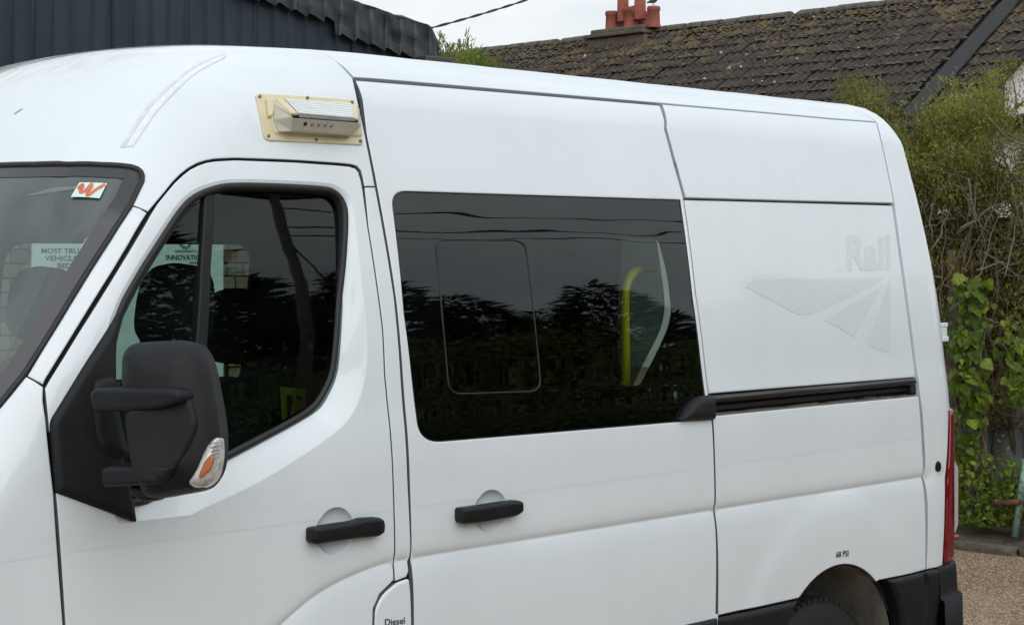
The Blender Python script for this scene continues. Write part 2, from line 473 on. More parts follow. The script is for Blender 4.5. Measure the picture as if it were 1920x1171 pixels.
def plain(name, color, rough=.5, metal=0., var=.0, vscale=8., coat=0., bmp=0., bscale=200., spec=.5, stretch=(1, 1, 1)):
    m, n, l, b = mat_new(name)
    b.inputs['Base Color'].default_value = (*color, 1); b.inputs['Roughness'].default_value = rough
    b.inputs['Metallic'].default_value = metal; b.inputs['Specular IOR Level'].default_value = spec
    if coat: b.inputs['Coat Weight'].default_value = coat; b.inputs['Coat Roughness'].default_value = .06
    if var:
        t = noise(n, l, vscale, 6, .6, pos(n, l, stretch)); c = np.array(color)
        r = ramp(n, l, t.outputs[0], [(.3, tuple(c * (1 - var))), (.7, tuple(np.minimum(c * (1 + var), 1)))])
        l.new(r.outputs[0], b.inputs['Base Color'])
        mr = n.new('ShaderNodeMapRange'); mr.inputs[3].default_value = rough * (1 - var * .6); mr.inputs[4].default_value = min(1, rough * (1 + var * .6))
        l.new(t.outputs[0], mr.inputs[0]); l.new(mr.outputs[0], b.inputs['Roughness'])
    if bmp: bump(n, l, b, noise(n, l, bscale, 3, .6, pos(n, l)).outputs[0], bmp, .002)
    return m
def glass_mat(name, tint, rough=.0, ior=1.52, wav=.0, dirt=0., refl=(1, 1, 1)):
    m, n, l, b = mat_new(name); n.remove(b)
    out = n['Material Output']
    tr = n.new('ShaderNodeBsdfTransparent'); tr.inputs[0].default_value = (*tint, 1)
    gl = n.new('ShaderNodeBsdfGlossy'); gl.inputs['Roughness'].default_value = rough; gl.inputs['Color'].default_value = (*refl, 1)
    fr = n.new('ShaderNodeFresnel'); fr.inputs['IOR'].default_value = ior
    mx = n.new('ShaderNodeMixShader'); l.new(fr.outputs[0], mx.inputs[0]); l.new(tr.outputs[0], mx.inputs[1]); l.new(gl.outputs[0], mx.inputs[2])
    if wav:
        t = noise(n, l, 4.0, 1, .4, pos(n, l, (.5, 1, 3.5))); k = n.new('ShaderNodeBump'); k.inputs['Strength'].default_value = wav; k.inputs['Distance'].default_value = .01
        l.new(t.outputs[0], k.inputs['Height']); l.new(k.outputs[0], gl.inputs['Normal']); l.new(k.outputs[0], fr.inputs['Normal'])
    last = mx
    if dirt:
        df = n.new('ShaderNodeBsdfDiffuse'); df.inputs[0].default_value = (.5, .5, .48, 1)
        t = noise(n, l, 4., 3, .5, pos(n, l, (1, 1, .5))); mr = n.new('ShaderNodeMapRange'); mr.inputs[1].default_value = .4; mr.inputs[2].default_value = .8
        mr.inputs[3].default_value = dirt * .3; mr.inputs[4].default_value = dirt; l.new(t.outputs[0], mr.inputs[0])
        m2 = n.new('ShaderNodeMixShader'); l.new(mr.outputs[0], m2.inputs[0]); l.new(mx.outputs[0], m2.inputs[1]); l.new(df.outputs[0], m2.inputs[2]); last = m2
    l.new(last.outputs[0], out.inputs[0]); return m

def paint_mat(name, base, dirt_top=False):
    m, n, l, b = mat_new(name)
    pv = pos(n, l)
    t1 = noise(n, l, 1.6, 5, .6, pv); t2 = noise(n, l, 9., 8, .72, pos(n, l, (1, 1, .16)))
    r1 = ramp(n, l, t1.outputs[0], [(.3, tuple(np.array(base) * .965)), (.7, base)])
    # faint vertical run marks
    r2 = ramp(n, l, t2.outputs[0], [(.58, (1, 1, 1)), (.80, (.905, .905, .895))])
    mx = n.new('ShaderNodeMix'); mx.data_type = 'RGBA'; mx.blend_type = 'MULTIPLY'; mx.inputs[0].default_value = .8
    l.new(r1.outputs[0], mx.inputs[6]); l.new(r2.outputs[0], mx.inputs[7]); last = mx.outputs[2]
    # soft road film in smudges
    t7 = noise(n, l, 2.6, 7, .68, pos(n, l, (1, 1, .55)), .6); r7 = ramp(n, l, t7.outputs[0], [(.46, (1, 1, 1)), (.72, (.925, .928, .925))])
    m7 = n.new('ShaderNodeMix'); m7.data_type = 'RGBA'; m7.blend_type = 'MULTIPLY'; m7.inputs[0].default_value = .65
    l.new(last, m7.inputs[6]); l.new(r7.outputs[0], m7.inputs[7]); last = m7.outputs[2]
    # specks of grit
    t4 = noise(n, l, 160., 2, .5, pv); r4 = ramp(n, l, t4.outputs[0], [(.775, (1, 1, 1)), (.80, (.62, .60, .56))])
    m4 = n.new('ShaderNodeMix'); m4.data_type = 'RGBA'; m4.blend_type = 'MULTIPLY'; m4.inputs[0].default_value = .55
    l.new(last, m4.inputs[6]); l.new(r4.outputs[0], m4.inputs[7]); last = m4.outputs[2]
    if dirt_top:
        # lichen and grime settled high on the roof, in run-off streaks
        g = n.new('ShaderNodeNewGeometry'); sp = n.new('ShaderNodeSeparateXYZ'); l.new(g.outputs['Position'], sp.inputs[0])
        mr = n.new('ShaderNodeMapRange'); mr.inputs[1].default_value = 2.27; mr.inputs[2].default_value = 2.39
        l.new(sp.outputs[2], mr.inputs[0])
        mry = n.new('ShaderNodeMapRange'); mry.inputs[1].default_value = .45; mry.inputs[2].default_value = .75
        l.new(sp.outputs[1], mry.inputs[0])
        mu0 = n.new('ShaderNodeMath'); mu0.operation = 'MULTIPLY'; l.new(mr.outputs[0], mu0.inputs[0]); l.new(mry.outputs[0], mu0.inputs[1])
        t5 = noise(n, l, 26., 9, .75, pos(n, l, (.35, 1.6, .5)), .8); r5 = ramp(n, l, t5.outputs[0], [(.40, (0, 0, 0)), (.62, (1, 1, 1))])
        mu = n.new('ShaderNodeMath'); mu.operation = 'MULTIPLY'; l.new(mu0.outputs[0], mu.inputs[0]); l.new(r5.outputs[0], mu.inputs[1])
        m5 = n.new('ShaderNodeMix'); m5.data_type = 'RGBA'; l.new(mu.outputs[0], m5.inputs[0]); l.new(last, m5.inputs[6]); m5.inputs[7].default_value = (.30, .27, .20, 1)
        last = m5.outputs[2]
    l.new(last, b.inputs['Base Color'])
    b.inputs['Roughness'].default_value = .38
    b.inputs['Coat Weight'].default_value = .8; b.inputs['Coat Roughness'].default_value = .035
    t3 = noise(n, l, 420., 2, .5, pv); bk = bump(n, l, b, t3.outputs[0], .012, .001)
    t6 = noise(n, l, 3.2, 2, .5, pv); b6 = n.new('ShaderNodeBump'); b6.inputs['Strength'].default_value = .05; b6.inputs['Distance'].default_value = .02
    l.new(t6.outputs[0], b6.inputs['Height']); l.new(b6.outputs[0], bk.inputs['Normal']); l.new(b6.outputs[0], b.inputs['Coat Normal'])
    return m

WHITE = (.742, .806, .850)
M['paint'] = paint_mat('white_paint', WHITE)
M['paint_roof'] = paint_mat('white_paint_roof', WHITE, True)
M['ghost'] = plain('faded_decal_paint', (.645, .702, .742), .45, 0, .02, 30., .5)
M['ghost_band'] = plain('faded_band_paint', (.712, .774, .816), .40, 0, .02, 20., .7)
M['black_plastic'] = plain('black_plastic', (.007, .008, .010), .45, 0, .18, 22., 0, .25, 700., .30)
M['grey_plastic'] = plain('weathered_plastic', (.0080, .0095, .0120), .50, 0, .22, 14., 0, .35, 600., .28)
M['rubber'] = plain('rubber_seal', (.012, .012, .014), .55, 0, .2, 30.)
M['rubber_old'] = plain('old_rubber', (.10, .098, .092), .75, 0, .35, 45.)
M['edge'] = plain('shaded_seam_edge', (.20, .205, .21), .7)  # grey put in for gap shade on flanges and seam backings; flanges are white
M['gap'] = plain('dark_gap', (.006, .006, .007), .9)
M['frit'] = plain('black_glass_border', (.004, .004, .005), .25, 0, 0, 1, 0)
M['frit_screen'] = plain('screen_border', (.040, .040, .046), .12, 0, 0, 1, 0)
M['lining'] = plain('dark_lining', (.028, .029, .030), .85, 0, .2, 5.)
M['lining_pale'] = plain('pale_headlining', (.19, .20, .20), .9, 0, .1, 5.)
M['seat'] = plain('seat_fabric', (.018, .018, .020), .9, 0, .2, 90.)
M['glass_dark'] = glass_mat('privacy_glass', (.62, .70, .67), .010, 1.60, .04, 0., (.94, 1., .99))
M['glass_side'] = glass_mat('side_glass', (.52, .66, .62), .012, 1.50, .03, 0., (.92, 1., .98))
M['glass_screen'] = glass_mat('screen_glass', (.70, .80, .78), .0, 1.95, .0, .22, (.80, .97, .98))
M['vent_glass'] = glass_mat('vent_glass', (.50, .56, .54), .02, 1.9, .05, 0., (.94, 1., .99))
M['film'] = glass_mat('window_film', (.13, .16, .15), 0, 1.3)
M['cream'] = plain('aged_cream_plastic', (.66, .60, .40), .5, 0, .10, 26.)
M['lamp_body'] = plain('lamp_body_plastic', (.56, .54, .46), .5, 0, .08, 30.)
M['lamp_lens'] = plain('ribbed_lens', (.72, .76, .75), .22, 0, .05, 30., .5)
M['lamp_grey'] = plain('grimy_lens_edge', (.20, .21, .21), .4, 0, .5, 180.)
M['steel'] = plain('screw_steel', (.20, .17, .13), .4, .8, .4, 200.)
M['red_lens'] = plain('red_lens', (.17, .006, .010), .13, 0, .12, 60., .7)
M['clear_lens'] = plain('clear_lens', (.42, .43, .42), .16, 0, .1, 80., .6)
M['amber'] = plain('amber_bulb', (.42, .12, .03), .35, 0, .15, 120., .3)
M['clear_ind'] = plain('clear_indicator', (.58, .57, .55), .15, .2, .2, 90., .6)
M['yellow'] = plain('yellow_paint', (.80, .72, .015), .3, 0, .06, 20., .4)
M['mint'] = plain('mint_trim', (.52, .80, .72), .6, 0, .05, 12.)
M['decal_black'] = plain('black_lettering', (.02, .02, .022), .5)
M['tyre'] = plain('tyre_rubber', (.016, .016, .017), .8, 0, .2, 30.)
M['rim'] = plain('rim_steel', (.10, .10, .105), .5, .6, .2, 20.)
M['arch'] = plain('dusty_arch_liner', (.19, .185, .17), .85, 0, .5, 9., 0, 0, 1, .5, (1, 1, .3))
M['rail_steel'] = plain('rail_black', (.020, .021, .023), .32, .1, .2, 30.)
M['rail_dirt'] = plain('rail_dirt', (.12, .11, .095), .9, 0, .5, 60.)
M['scratch'] = plain('scratch_grey', (.36, .36, .35), .8)
M['sealer'] = plain('seam_sealer', (.745, .79, .80), .6, 0, .08, 60.)
M['grime'] = plain('grey_grime', (.63, .67, .69), .7, 0, .12, 40.)

# ================================================================== the van
van = thing('van', 'white high-roof panel van with black mirror and dark side windows filling the picture', 'van', (3.5, YC, 0))
def SV(pts, off=0.):
    P = np.asarray(pts, float)
    return march(np.stack([P[:, 0], np.full(len(P), -1.0), P[:, 1]], 1), np.tile(SIDE, (len(P), 1)), .6, off, 140)
def arc(cx, cz, r, a0, a1, n=24):
    return [(cx + r * math.cos(math.radians(a0 + (a1 - a0) * i / n)), cz + r * math.sin(math.radians(a0 + (a1 - a0) * i / n))) for i in range(n + 1)]
def ellipse(cx, cy, rx, ry, n=36, tilt=0.):
    t = np.linspace(0, 2 * math.pi, n, endpoint=False); x = rx * np.cos(t); y = ry * np.sin(t)
    return np.stack([cx + x, cy + y + x * tilt], 1)
def crease_pts(x0, x1):
    out = []
    xs = np.arange(x0, x1, .02)
    for dz in (.045, .022, .010, .004, .0, -.004, -.010, -.020, -.04, -.075):
        out.append(np.stack([xs, 0 * xs, crease_z(xs) + dz], 1))
    return out

# --- roof and cab cap
ring = lambda x, ylist: [T(x, y) for y in ylist]
XR = 3.165
scr_top = [(0, 306), (66, 304.5), (131, 304), (190, 304.6), (225, 306), (246, 308.5), (260, 313), (268, 320), (271.5, 329), (271, 340), (266, 351), (250, 384)]
gap_up = [(278, 396), (291, 380), (308, 360), (323, 341), (339, 325), (354, 313.5), (370, 305), (386, 300), (404, 297), (441, 295.5), (551, 299.5), (640, 305.5), (659, 307.5), (670, 311), (677, 319), (681, 333), (684, 349)]
scrC = [T(2.245, 1.03), T(2.245, .8)]
right_up = [(703, 349), (694, 302), (684, 252), (673, 201), (661, 147)]
cab_out = [T(x, YC) for x in np.linspace(XR, 2.25, 16)] + scrC[1:] + list(S(scr_top)) + list(S(gap_up)) + list(S(right_up)) + \
          [T(XR, y) for y in (.30, .36, .45, .55, .7, .85)]
panel('cab_roof', M['paint_roof'], cab_out, w=CABW, parent=van, mirror='both', seam=1, step=.04)
panel('cab_headlining', M['lining'], cab_out, w=CABW, parent=van, mirror='both', seam=1, step=.07, off=-.035, flange=0, dome=None)
roof_edge = [(664, 144), (1238, 192.5), (1250, 193.5), (1440, 210.5), (1560, 221.5), (1641, 227.5)]
roof_out = [T(x, YC) for x in np.linspace(5.69, XR + .002, 10)] + [T(XR + .002, y) for y in (.85, .7, .55, .45, .36, .30)] + list(S(roof_edge)) + \
           [T(5.692, y) for y in (.30, .36, .45, .6, .8)]
panel('roof', M['paint_roof'], roof_out, w=unit([.1, .55, -.83]), parent=van, mirror='both', seam=1, step=.06, edge=M['paint'])
panel('roof_lining', M['lining'], roof_out, w=unit([.1, .55, -.83]), parent=van, mirror='both', seam=1, step=.12, off=-.03, flange=0, dome=None)
# roof joint sealer and its dirty groove
dl = [(223.6, 277), (247, 240), (272.5, 202), (290, 184), (308, 168), (334, 145), (360, 126), (390, 111), (425, 100)]
dr = [(251.8, 274.5), (272, 244), (293, 214), (311, 193), (329, 174), (345, 158), (365, 141), (395, 123), (424, 108)]
DLp, DRp = smooth_open(dl, 5), smooth_open(dr, 5)
mid = lambda t: DLp + (DRp - DLp) * t
seal = panel('roof_joint_sealer', M['sealer'], S(np.vstack([mid(.36), mid(.97)[::-1]])), w=CABW, parent=van, off=.004, dome=(.003, .006), flange=.006, step=.03)
panel('joint_groove', M['grime'], S(np.vstack([mid(.02), mid(.34)[::-1]])), w=CABW, parent=seal, off=.0012, dome=None, flange=0, step=.03)
panel('paint_scratch', M['scratch'], S([(26, 213.5), (34, 208), (43, 203), (42, 205), (35, 209.5), (27, 214.5)]), w=CABW, parent=van, off=.001, dome=None, flange=0, step=.02)

# --- windscreen
scr_side = [(233, 411), (210, 446.5), (169, 510), (119.5, 591), (85, 647), (50, 702), (0, 764)]
low = [V(1.955, 1.425), T(1.80, .30), T(1.68, .55), T(1.615, .80), T(1.60, YC)]
scr_path = np.vstack([scrC, S(scr_top), S(scr_side), low])
scr_path = resample(scr_path, .03, closed=False)
scr_path = march(scr_path - CABW * .3, np.tile(CABW, (len(scr_path), 1)), 0., 0., 120)
scr_path[0, 1] = YC; scr_path[-1, 1] = YC
cl = [T(x, YC) for x in np.linspace(1.62, 2.23, 12)]
screen = panel('windscreen', M['glass_screen'], np.vstack([scr_path, cl]), w=CABW, parent=van, mirror='both', seam=1, step=.06, off=-.004, dome=None, flange=0)
band('windscreen_seal', M['rubber'], scr_path, [(-.001, -.012), (0, .002), (.003, .0045), (.009, .004), (.012, .0015), (.013, -.003)], screen, mirror='both')
band('seal_weathering', M['rubber_old'], scr_path[:26], [(-.001, .001), (.0005, .0040), (.003, .0052), (.0055, .0050)], screen, mirror='both')
band('black_border', M['frit_screen'], scr_path, [(.009, -.0025), (.022, -.0028), (.036, -.003), (.047, -.0032)], screen, mirror='both')
# sticker in the top corner of the screen
stk = S([(133, 370), (187, 372.5), (201, 344.5), (149, 343)], -.0015)
st = panel('sticker', plain('sticker_mint', (.62, .80, .76), .4), stk, w=CABW, parent=screen, off=.0005, dome=None, flange=0, step=.02)
orange = plain('sticker_orange', (.62, .15, .07), .45, 0, .2, 60.)
wpath = smooth_open([(146, 354), (150, 349), (155, 346), (155, 351), (150, 358), (152, 360), (160, 357), (168, 348), (172, 345), (172, 350), (164, 361), (163, 365), (168, 364), (180, 355), (192, 348), (197, 345.5)], 6)
tn = np.gradient(wpath, axis=0); tn /= np.linalg.norm(tn, axis=1, keepdims=True); nn = np.stack([-tn[:, 1], tn[:, 0]], 1)
wv = np.vstack([S(wpath + nn * 2.6, .0016), S(wpath - nn * 2.6, .0016)]); k = len(wpath)
mesh_obj('sticker_squiggle', wv, [(i, i + 1, k + i + 1, k + i) for i in range(k - 1)], orange, st)
sm = glass_mat('smear', (1, 1, 1), .5, 1.02, 0, .42)
panel('glass_smear', sm, S([(44, 366), (80, 356), (118, 350), (147, 349), (147, 353), (112, 358), (76, 364)]), w=CABW, parent=screen, off=-.0018, dome=None, flange=0, step=.03)

# --- A pillar
ap = [(250, 387), (263, 391), (275, 399), (242, 455), (212, 505), (139, 622), (85, 709.5), (80.5, 719.5), (66, 712), (52, 704), (85, 649), (119.5, 594), (169, 513), (210, 449.5)]
panel('front_pillar', M['paint'], S(ap), w=CABW, parent=van)

panel('pillar_trim', M['lining'], S([(252, 380), (262, 352), (300, 340), (345, 334), (402, 330), (404, 352), (367, 370), (338, 397), (294, 462), (257, 522), (226, 582), (208, 650), (150, 705), (70, 704), (119, 600), (169, 518), (212, 452)]), w=CABW, parent=van, off=-.024, dome=None, flange=0, step=.03)
# --- front wing, bonnet, nose
wing_l = [V(2.335, .42), V(2.30, .45)] + [V(x, z) for x, z in arc(1.90, .456, .38, 0, 180, 14)] + [V(1.18, .45), V(1.16, .80)]
wing_b = [T(1.20, .20), T(1.5, .165), T(1.75, .16)]
wing = panel('front_wing', M['paint'], list(S([(-2, 768), (24, 737), (49, 706), (64, 714), (80.5, 725), (80, 751), (85, 783), (100, 922), (118, 1171), (140, 1500)])) + wing_l + wing_b + [V(1.93, 1.40)],
      w=CABW, parent=van, extra=crease_pts(2.1, 2.4))
panel('bonnet', M['paint'], [T(1.585, YC), T(1.60, .80), T(1.66, .55), T(1.78, .30), T(1.745, .175), T(1.5, .18), T(1.205, .215), T(1.09, .4), T(1.07, .7), T(1.065, YC)] + [T(x, YC) for x in np.linspace(1.1, 1.57, 8)],
      w=TOPW, parent=van, mirror='both', seam=1, step=.06)
panel('scuttle', M['black_plastic'], [V(1.975, 1.44), T(1.86, .30), T(1.74, .55), T(1.67, .80), T(1.655, YC), T(1.60, YC), T(1.57, YC), T(1.585, .80), T(1.64, .55), T(1.76, .32), T(1.72, .19), V(1.90, 1.34)], w=CABW, parent=van, mirror='both', seam=1, off=-.010, dome=None, flange=0, step=.04)
NOSEW = unit([.92, .38, 0.0])
nose = lambda y, z: march(np.array([[.2, y, z]]), np.array([[1., 0, 0]]), .3, 0., 140)[0]
panel('grille_panel', M['black_plastic'], [nose(YC, .82), nose(.7, .82), nose(.35, .80), nose(.28, .17), nose(.6, .56), nose(YC, .55)], w=NOSEW, parent=van, mirror='both', seam=1, step=.06)
panel('front_bumper', M['grey_plastic'], [nose(YC, .54), nose(.6, .55), nose(.25, .60), nose(.2, .32), nose(.6, .27), nose(YC, .26)], w=NOSEW, parent=van, mirror='both', seam=1, step=.06, off=.02)
for mir in (None, 'far'): panel('headlight', M['clear_lens'], [nose(.34, .84), nose(.24, .9), nose(.22, .70), nose(.27, .64)], w=NOSEW, parent=van, mirror=mir, step=.05, off=.004)

# --- front door
win_in = [(404, 348), (441, 343), (514, 344), (602, 349), (630, 356), (648, 375), (655, 408), (654, 500), (648, 603), (643, 664), (637, 702), (624, 733), (603, 764), (565, 790), (488, 832), (414, 872), (360, 905), (310, 930), (262, 948), (228, 925), (203, 800), (206, 650), (224, 577), (257, 515), (294, 456), (338, 390), (367, 363)]
win_out = [(402, 343), (440, 338), (515, 339), (604, 344), (634, 351), (655, 371), (663, 404), (674, 500), (685, 603), (687, 677), (682, 715), (668, 757), (645, 793), (592, 835), (487, 900), (375, 954), (329, 979), (292, 988), (256, 986), (215, 962), (195, 800), (198, 650), (218, 574), (251, 511), (288, 452), (332, 386), (363, 358)]
WI, WO = smooth_closed(win_in, 6), smooth_closed(win_out, 6)
door_out = [(87.5, 752), (85, 728), (93, 713.5), (148, 624.5), (221.5, 507), (283.5, 402), (296, 382), (313, 361), (328, 343), (343, 329), (357, 318), (373, 310), (388, 305), (405, 302.5), (441, 300.5), (551, 304.5), (636, 310.5), (655, 312.5), (666, 316), (672, 323), (676, 336), (679, 350),
            (689, 424), (708.5, 553), (717, 620), (720.5, 700), (728.5, 780), (736.5, 901), (738, 1046), (738.5, 1086), (712, 1112), (699.5, 1140), (698.5, 1171), (702, 1250), (715, 1290), (752, 1290), (762, 1500)]
fd_recess = ellipse(628.5, 994, 35, 44, 40, -.14)
front_door = panel('front_door', M['paint'], np.vstack([S(door_out), SV([(3.13, .42), (2.345, .42)]), S([(144.5, 1500), (123.5, 1171), (105.5, 922), (92.5, 800)])]), holes=[S(WO), S(fd_recess)],
                   parent=van, extra=crease_pts(2.3, 3.14))
# sloping surround down to the glass
po, pi = S(WO), S(WI)
wd = np.linalg.norm(po - pi, axis=1); dep = np.clip(wd * .55, .002, .030)
ni = grad(pi); k = len(po)
sv = np.vstack([po - grad(po) * .0008, po * .65 + pi * .35 - ni * (dep * .30)[:, None], po * .3 + pi * .7 - ni * (dep * .68)[:, None], pi - ni * dep[:, None]])
sf = [(r * k + i, (r + 1) * k + i, (r + 1) * k + (i + 1) % k, r * k + (i + 1) % k) for r in range(3) for i in range(k)]
mesh_obj('window_surround', sv, sf, M['paint'], front_door, smooth=True)
pin = pi - ni * (dep * .85)[:, None]
band('window_seal', M['rubber'], pin, [(-.002, -.006), (-.001, .003), (.003, .0065), (.0125, .0045), (.0155, -.001), (.016, -.02)], front_door, closed=True)
gl = S(WI, -.022)
panel('window_glass', M['glass_side'], gl, parent=front_door, off=-.026, base='profile', dome=None, flange=0, step=.05)
panel('divider_bar', M['black_plastic'], S(rpoly([(388.5, 358), (409, 358), (402, 500), (395, 647), (386, 870), (364, 895), (374, 647), (382, 500)])), parent=front_door, off=-.012, dome=(.004, .006), flange=.012, step=.03)
def dish(name, el, parent): return panel(name, M['paint'], S(el), parent=parent, off=-.021, dome=(-.021, .040), flange=0, step=.012)
dish('handle_recess', fd_recess, front_door)
hb = rpoly([(573, 987, 5), (600, 982, 3), (655, 974, 5), (668, 968.5, 5), (700, 967, 5), (708, 972, 4), (708, 996, 5), (698, 1003, 4), (660, 1006, 6), (620, 1012, 6), (580, 1018, 6), (573, 1012, 4)], 4)
h1 = panel('door_handle', M['black_plastic'], S(hb), parent=front_door, off=.034, dome=(.012, .013), flange=.020, step=.012)
panel('key_cap', M['grey_plastic'], S(rpoly([(692, 972, 4), (704, 971, 4), (705, 995, 4), (694, 998, 4)])), parent=h1, off=.037, dome=(.003, .004), flange=.01, step=.01)
panel('key_slot', M['gap'], S(ellipse(700, 983, 4, 9, 16)), parent=h1, off=.0378, dome=None, flange=0, step=.01)

# --- mirror
sail = rpoly([(225, 577, 6), (220, 612, 20), (216, 660, 20), (217, 720, 20), (219, 800, 30), (237, 885, 30), (250, 940, 10), (255, 979, 6), (103.5, 922, 3), (97, 844, 20), (91.5, 788, 10), (156, 683, 20)], 4)
mirror = panel('door_mirror', M['grey_plastic'], S(sail), parent=van, off=.014, dome=(.014, .02), flange=.03, step=.02)
panel('mirror_foot', M['grey_plastic'], S(smooth_closed([(166, 722), (188, 702), (213, 708), (219, 760), (230, 812), (238, 846), (227, 860), (200, 857), (178, 836), (168, 790)], 5)), parent=mirror, off=.024, dome=(.021, .030), flange=.02, step=.015)
mo = np.array([2.27, -.20, 1.60]); mn = unit([-.80, -.56, .12])
hs = smooth_closed([(229, 690), (231, 668), (241, 650), (262, 642), (302, 639), (345, 638), (366, 643), (381, 660), (392, 690), (401, 735), (408, 775), (412.5, 815), (412, 850), (407, 880), (393, 905), (374, 918), (330, 927), (290, 933), (270, 925), (255, 895), (243, 855), (234, 785), (229, 730)], 5)
MW = rays([(320, 785)])[0]
housing = panel('mirror_housing', M['grey_plastic'], on_plane(hs, mo, mn), w=MW, parent=mirror, base=(mo, mn), dome=(.060, .085), flange=.055, step=.018, back=True)
cv = smooth_closed([(240, 772), (262, 760), (300, 745), (336, 732), (352, 737), (361, 755), (367, 778), (369, 798), (360, 828), (340, 866), (314, 900), (290, 908), (262, 905), (250, 885), (242, 840), (238, 790)], 5)
panel('mirror_cover', M['grey_plastic'], on_plane(cv, mo + mn * .062, mn), w=MW, parent=mirror, base=(mo + mn * .053, mn), dome=(.009, .012), flange=.03, step=.015)
pa = S([(172, 750)], .125)[0]; pb = on_plane([(340, 745)], mo + mn * .086, mn)[0]
an = unit(np.cross(pb - pa, [0, 0, 1.])); an = an if an @ MW < 0 else -an
up_arm = rpoly([(171, 737, 5), (182, 727, 6), (318, 727, 8), (341, 731, 12), (343, 754, 12), (305, 767, 20), (262, 770, 10), (178, 772, 4)], 4)
lo_arm = rpoly([(191, 882, 5), (200, 874, 5), (290, 872, 8), (330, 872, 8), (318, 896, 6), (280, 908, 8), (197, 912, 5)], 4)
for nm, pl in (('mirror_arm', up_arm), ('mirror_arm', lo_arm)):
    panel(nm, M['grey_plastic'], on_plane(pl, pa, an), w=MW, parent=mirror, base=(pa, an), dome=(.012, .012), flange=.06, step=.012, back=True)
ln = smooth_closed([(409, 820), (412.5, 832), (412, 860), (405, 892), (390, 909), (374, 914), (360, 911), (354, 902), (360, 886), (372, 864), (388, 837), (400, 824)], 5)
ind = panel('indicator_lamp', M['clear_ind'], on_plane(ln, mo + mn * .03, mn), w=MW, parent=mirror, base=(mo + mn * .022, mn), dome=(.026, .03), flange=.03, step=.008)
panel('indicator_bulb', M['amber'], on_plane(smooth_closed([(389, 858), (397, 852), (400, 864), (394, 880), (383, 890), (375, 896), (374, 888), (380, 872)], 4), mo + mn * .05, mn), w=MW, parent=mirror, base=(mo + mn * .0475, mn), dome=(.002, .006), flange=.004, step=.01)
for q in range(5):
    p0, p1 = on_plane([(392 + q * 2.2, 832 + q * 7), (411, 828 + q * 7)], mo + mn * .047, mn)
    tube('lens_rib', M['lamp_grey'], [p0, (p0 + p1) / 2 + mn * .001, p1], .0011, mirror, 5)
lw = on_plane(smooth_closed([(246, 915), (258, 908), (290, 920), (300, 932), (290, 938), (268, 939), (252, 930)], 4), mo - mn * .01, mn)
panel('mirror_pivot', M['black_plastic'], lw, w=MW, parent=mirror, base=(mo - mn * .02, mn), dome=(.012, .012), flange=.03, step=.01)

# --- B pillar strip with fuel flap
bp = [(684.5, 351.5), (703.5, 351.5), (739, 560), (751, 700), (764, 893), (768, 1043), (764, 1052), (766, 1070), (762, 1080), (741.5, 1088), (740.5, 1046), (739, 901), (731, 780), (723, 700), (719.5, 620), (711, 553), (691.5, 424)]
panel('door_pillar', M['paint'], S(bp), parent=van, extra=crease_pts(3.09, 3.17), step=.025)
fl = rpoly([(766, 1083, 6), (743, 1091, 8), (715, 1115, 14), (703, 1142, 10), (702, 1171), (705, 1246, 10), (717, 1284, 8), (775, 1284, 4), (771, 1171), (769, 1110)], 5)
flap = panel('fuel_flap', M['paint'], S(fl), parent=van, off=.004, dome=(.004, .010), flange=.02, step=.02)
def lettering(name, body, quad, parent, mat, off=.0012, bold=.0, space=1.):
    uv, f = text_mesh(body, bold, 0, space)
    P = S(bil(uv, quad), off)
    return mesh_obj(name, P, f, mat, parent)
lettering('fuel_lettering', 'Diesel', [(722, 1172.5), (759, 1168.5), (759, 1155.5), (722, 1159.5)], flap, M['decal_black'], .0056, .012)
panel('lower_pillar', M['paint'], np.vstack([S([(720, 1290), (776, 1288), (786, 1500)]), SV([(3.145, .42)]), S([(766, 1500), (756, 1294)])]), parent=van, step=.03)

# --- sliding door
sw = rpoly([(733, 357, 30), (1000, 365.5), (1279.5, 374.5, 2), (1303, 555), (1326, 737), (1332.5, 786, 2), (1060, 809), (787, 832, 42), (757, 585)], 8)
sd_out = [(667.5, 151), (860, 166.5), (1237, 198, ), (1246, 243), (1262, 303), (1281.0, 371), (1304, 552), (1327.5, 735), (1334, 780), (1337.5, 953), (1341.9, 1152)]
sd_recess = ellipse(920, 957, 30, 40, 40, -.12)
sd_left = [(777, 1171), (772.5, 1060), (771, 1040), (769, 893), (756, 700), (743.5, 560), (708, 350), (688, 250)]
swh = rpoly([(733, 357, 30), (1000, 365.5), (1276, 374, 2), (1299, 555), (1322, 737), (1328, 786, 2), (1060, 808.5), (787, 831, 42), (757, 585)], 8)
sliding_door = panel('sliding_door', M['paint'], np.vstack([S(sd_out), SV([(4.452, .72), (4.452, .42), (3.175, .42)]), S([(786, 1440)]), S(sd_left)]), holes=[S(swh), S(sd_recess)],
                     parent=van, extra=crease_pts(3.18, 4.44))
sgl = rpoly([(735, 359, 29), (1000, 367.5), (1278.5, 376, 2), (1303, 555), (1326.5, 737), (1331.5, 784.5, 2), (1060, 806.5), (789, 829.5, 41), (759, 585)], 8)
sglass = panel('window_glass', M['glass_dark'], S(sgl), parent=sliding_door, off=-.004, base='profile', dome=None, flange=0, step=.04)
vent = rpoly([(817, 449, 22), (985, 450, 24), (998, 560), (1015, 733, 24), (842, 739, 26), (829, 590)], 7)
vent_in = rpoly([(823, 457, 18), (980, 458, 18), (993, 562), (1008, 725, 18), (848, 731, 20), (835, 592)], 7)
clear = rpoly([(999, 444, 2), (1237, 447.5, 10), (1256, 520, 30), (1263, 597, 40), (1240, 650, 30), (1203, 722.5, 8), (1020, 723, 8), (1009, 580)], 5)
panel('blacked_out_border', M['frit'], S(sgl), holes=[S(vent_in), S(clear)], parent=sliding_door, off=-.008, dome=None, flange=0, step=.06)
